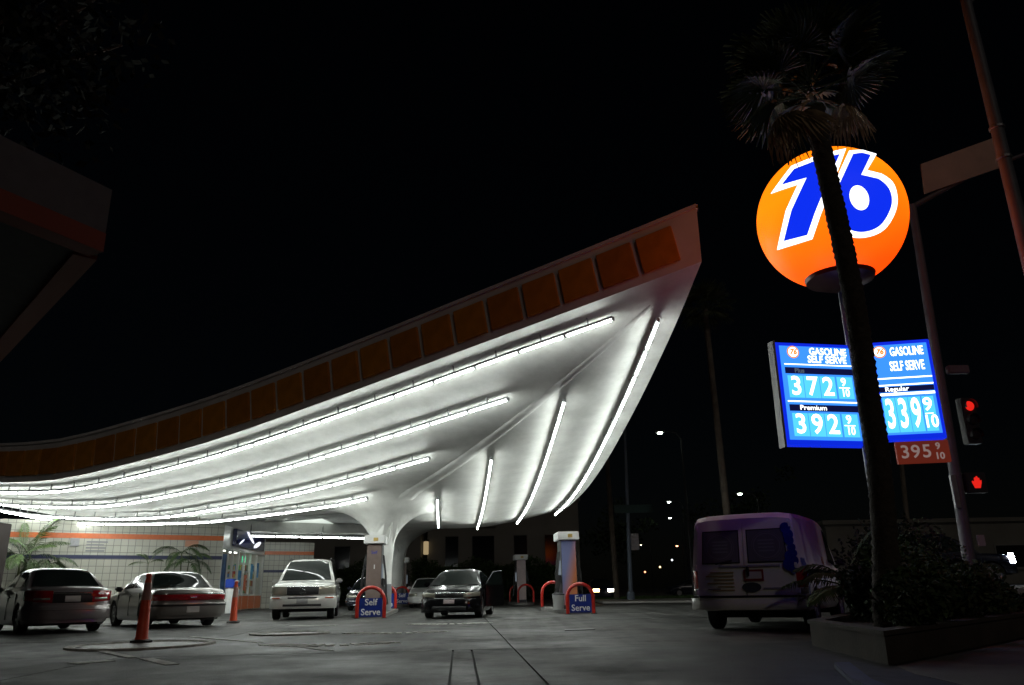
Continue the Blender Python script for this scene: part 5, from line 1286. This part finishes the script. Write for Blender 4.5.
hedge(-34, -9.8, 72, 3.1, 'clipped green hedge behind the silver off-road car', 2400); hedge(-9.4, 4.6, 73.5, 3.2, 'dark hedge behind the black sedan', 2000)
# small lit wall lamp on the pale building
t = thing('wall_lamp', 'small warm wall lamp on the pale building', 'lamp', P(426, 548, 81.7)); MB().box((0, 0, 0), (.5, .3, 1.3)).build('glass', emat('dim warm lamp', (1, .75, .4), .35), t, bevel=.05); MB().box((0, .02, .75), (.6, .36, .15)).build('cap', M_dark, t)
# far palms
M_ft = mat('far palm trunk', (.17, .14, .11), .9, var=.3, vs=3, bump=.5, bs=12)
FL_ = [fan_leaf(18, .8, .9, R(100), .3, M_frond, 21)]
def far_palm(p0, p1, Yd, r, label, h):
    a = P(*p0, Yd); b = P(*p1, Yd); d = (b-a).normalized(); d = d/d.z; base = a - d*a.z; top_ = base + d*h
    t = thing('palm_tree', label, 'palm tree', base, group='tall palms along the far street')
    mb = MB(base); mb.tube([base + (top_-base)*(q/30) for q in range(31)], [r*(1.25 if q == 0 else 1)*(1-.25*q/30) + (.012 if q % 2 else 0) for q in range(31)], 12); mb.build('trunk', M_ft, t, smooth=True)
    for k_ in range(26):
        az = k_*2.4; el = R(75 - 115*(k_/25)); dd_ = Vector((math.cos(az)*math.cos(el), math.sin(az)*math.cos(el), math.sin(el)))
        link('frond', FL_[0], t, M=frame_M(top_ - base + dd_*.1, dd_, Vector((-math.sin(az), math.cos(az), .1))))
far_palm((617, 598), (608, 475), 55, .19, 'slim palm trunk left of the blue street pole', 13)
far_palm((727, 515), (713, 385), 42, .2, 'tall leaning palm trunk rising behind the white van', 16)
far_palm((905, 500), (893, 380), 60, .2, 'dark distant palm behind the price boards', 15)
# blue-grey street pole with name sign
Yp = 50; a = P(631, 599, Yp); b = P(626, 452, Yp)
t = thing('street_pole', 'blue-grey street pole with a green street name sign', 'pole', (a.x, Yp, 0)); o = Vector((a.x, Yp, 0)); M_bp = mat('blue grey pole', (.16, .2, .26), .5)
MB(o).tube([(a.x, Yp, .05), (b.x, Yp, b.z+2)], [.14, .1], 12).build('pole', M_bp, t, smooth=True); MB(o).lathe([(.24, .1), (.24, .5), (.16, .6)], 14, c=o).build('base', M_bp, t)
q = P(633, 509, Yp); MB(o).box((q.x+.0, Yp-.16, q.z), (2.4, .06, .5)).build('name_sign', mat('green sign', (.01, .05, .045), .4), t); q = P(632, 542, Yp); MB(o).box((q.x+.15, Yp-.16, q.z), (.5, .2, 1.0)).build('signal_box', M_steel, t, bevel=.03)
# street lamps, lit
def street_lamp(px, py, Yd, label, s=22, col_=(.85, 1, .8), sz=1.0):
    c_ = P(px, py, Yd); t = thing('street_lamp', label, 'street lamp', (c_.x+1.6, Yd, 0), group='lit street lamps in the distance'); o = Vector((c_.x+1.6, Yd, 0))
    MB(o).tube([(c_.x+1.6, Yd, 0), (c_.x+1.6, Yd, c_.z-.5), (c_.x+1.2, Yd, c_.z), (c_.x+.3, Yd, c_.z+.12)], [.11, .07, .05, .04], 8).build('pole', M_dark, t)
    MB(o).box((c_.x, Yd, c_.z+.12), (.8*sz, .4, .14)).build('head', M_dark, t, bevel=.03); MB(o).box((c_.x, Yd, c_.z), (.36*sz, .3, .16)).build('lens', emat('lit street lamp lens %s' % label[:9], col_, s), t, bevel=.06)
street_lamp(660, 433, 60, 'brightest greenish street lamp above the far street', 40)
street_lamp(669, 502, 95, 'upper of the two stacked distant street lamps', 30, (.9, 1, .9), 1.1); street_lamp(670, 518, 120, 'lower of the two stacked distant street lamps', 24, (.9, 1, .9), 1.1)
street_lamp(740, 494, 75, 'distant street lamp above the white van roof', 30); street_lamp(640.5, 545, 130, 'faint distant lamp right of the blue-grey pole', 10, (1, .9, .7)); street_lamp(677, 546, 120, 'faint orange lamp near the left side of the van', 8, (1, .45, .2))
for q, (px, py, c_) in enumerate(((612, 543, (1, .95, .8)), (660, 567, (1, .7, .3)), (645, 572, (1, .3, .15)), (672, 560, (.8, .9, 1)), (560, 558, (1, .9, .7)))):
    p_ = P(px, py, 140); nm_ = ('pale lamp left of the blue pole', 'amber window light low behind the lawn', 'red light low behind the lawn', 'white light left of the van', 'warm light between the distant and near full serve pumps')[q]
    t = thing('distant_light', 'tiny ' + nm_, 'light', p_, group='tiny lights of the far street'); MB().lathe([(.04, -.16), (.15, -.08), (.15, .08), (.04, .16)], 10).build('bulb', emat('far light %d' % q, c_, 4), t); MB().tube([(0, 0, -.1), (0, 0, -p_.z)], .05, 6).build('post', M_dark, t)
# dark far trees that close the street
def tree(x, y, h, cr, n, label, size=.5, m=None, trunk=.25, group='dark trees in the distance', lean=(0, 0), limbs=7):
    t = thing('tree', label, 'tree', (x, y, 0), group=group); o = Vector((x, y, 0)); rn = random.Random(int(x*13+y)); tm = MB(o)
    hc = h - cr*.8; cx2, cy2 = x+lean[0], y+lean[1]
    tm.tube([(x, y, 0), (x+lean[0]*.3, y+lean[1]*.3, hc*.5), (x+lean[0]*.8, y+lean[1]*.8, hc)], [trunk, trunk*.8, trunk*.55], 9); lf = MB(o)
    for k_ in range(limbs):
        a = k_*2.4; e_ = Vector((cx2 + cr*.7*math.cos(a), cy2 + cr*.7*math.sin(a), hc + cr*rn.uniform(.0, .9)))
        tm.tube([(x+lean[0]*.8, y+lean[1]*.8, hc*.95), (Vector((cx2, cy2, hc)) + e_)/2 + Vector((0, 0, .2)), e_], [trunk*.4, trunk*.25, .02], 6)
    for k_ in range(26):
        v = Vector((rn.gauss(0, .5), rn.gauss(0, .5), rn.gauss(0, .4))); leaf_mass(lf, (cx2+v.x*cr, cy2+v.y*cr, hc+cr*.3+v.z*cr), (cr*.33, cr*.33, cr*.26), n//26, size, rnd=rn)
    tm.build('trunk', M_trunk, t, smooth=True); lf.build('crown', m or LEAFM[2], t)
tree(12, 100, 9, 4, 1600, 'dark tree beyond the lawn left of the van'); tree(24, 88, 10, 4.5, 1600, 'dark tree beyond the road behind the van'); tree(1, 95, 11, 4, 1500, 'dark tree rising behind the pale building')
# overhanging tree and roof corner at upper left
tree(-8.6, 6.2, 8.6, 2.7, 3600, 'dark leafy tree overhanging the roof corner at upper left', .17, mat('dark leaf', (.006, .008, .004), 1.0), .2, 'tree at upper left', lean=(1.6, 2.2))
zr = 4.5; Kc = G(103, 250, zr); Ka = G(30, 220, zr); Kb = G(0, 360, zr)
da = (Ka-Kc).normalized(); db = (Kb-Kc).normalized()
t = thing('roof_corner', 'dark flat roof corner edged with an orange band at upper left', 'roof', Kc); A_ = Kc + da*5.5; B_ = Kc + db*9; C_ = A_ + db*9 + Vector((-2, 0, 0))
MB(Kc).prism([(p.x, p.y) for p in (Kc, B_, C_, A_)], zr+.02, zr+.76).build('slab', mat('grey roof slab', (.12, .125, .125), .8, var=.1), t)
def edge_band(p, q, inward):
    mb = MB(Kc); n = inward
    mb.prism([(a.x, a.y) for a in (p - n*.012, q - n*.012, q + n*.24, p + n*.24)], zr-.03, zr+.2); return mb.build('orange_band', mat('roof orange band', (.26, .06, .03), .7), t)
na = Vector((-da.y, da.x, 0)); na = na if na.dot(B_-Kc) > 0 else -na
nb_ = Vector((-db.y, db.x, 0)); nb_ = nb_ if nb_.dot(A_-Kc) > 0 else -nb_
edge_band(Kc + da*.0, A_, na); edge_band(Kc + db*.26, B_, nb_)
for p in (A_.lerp(C_, .6), B_.lerp(C_, .7), C_): MB(Kc).tube([(p.x, p.y, 0), (p.x, p.y, zr)], .1, 10).build('post', M_steel, t)
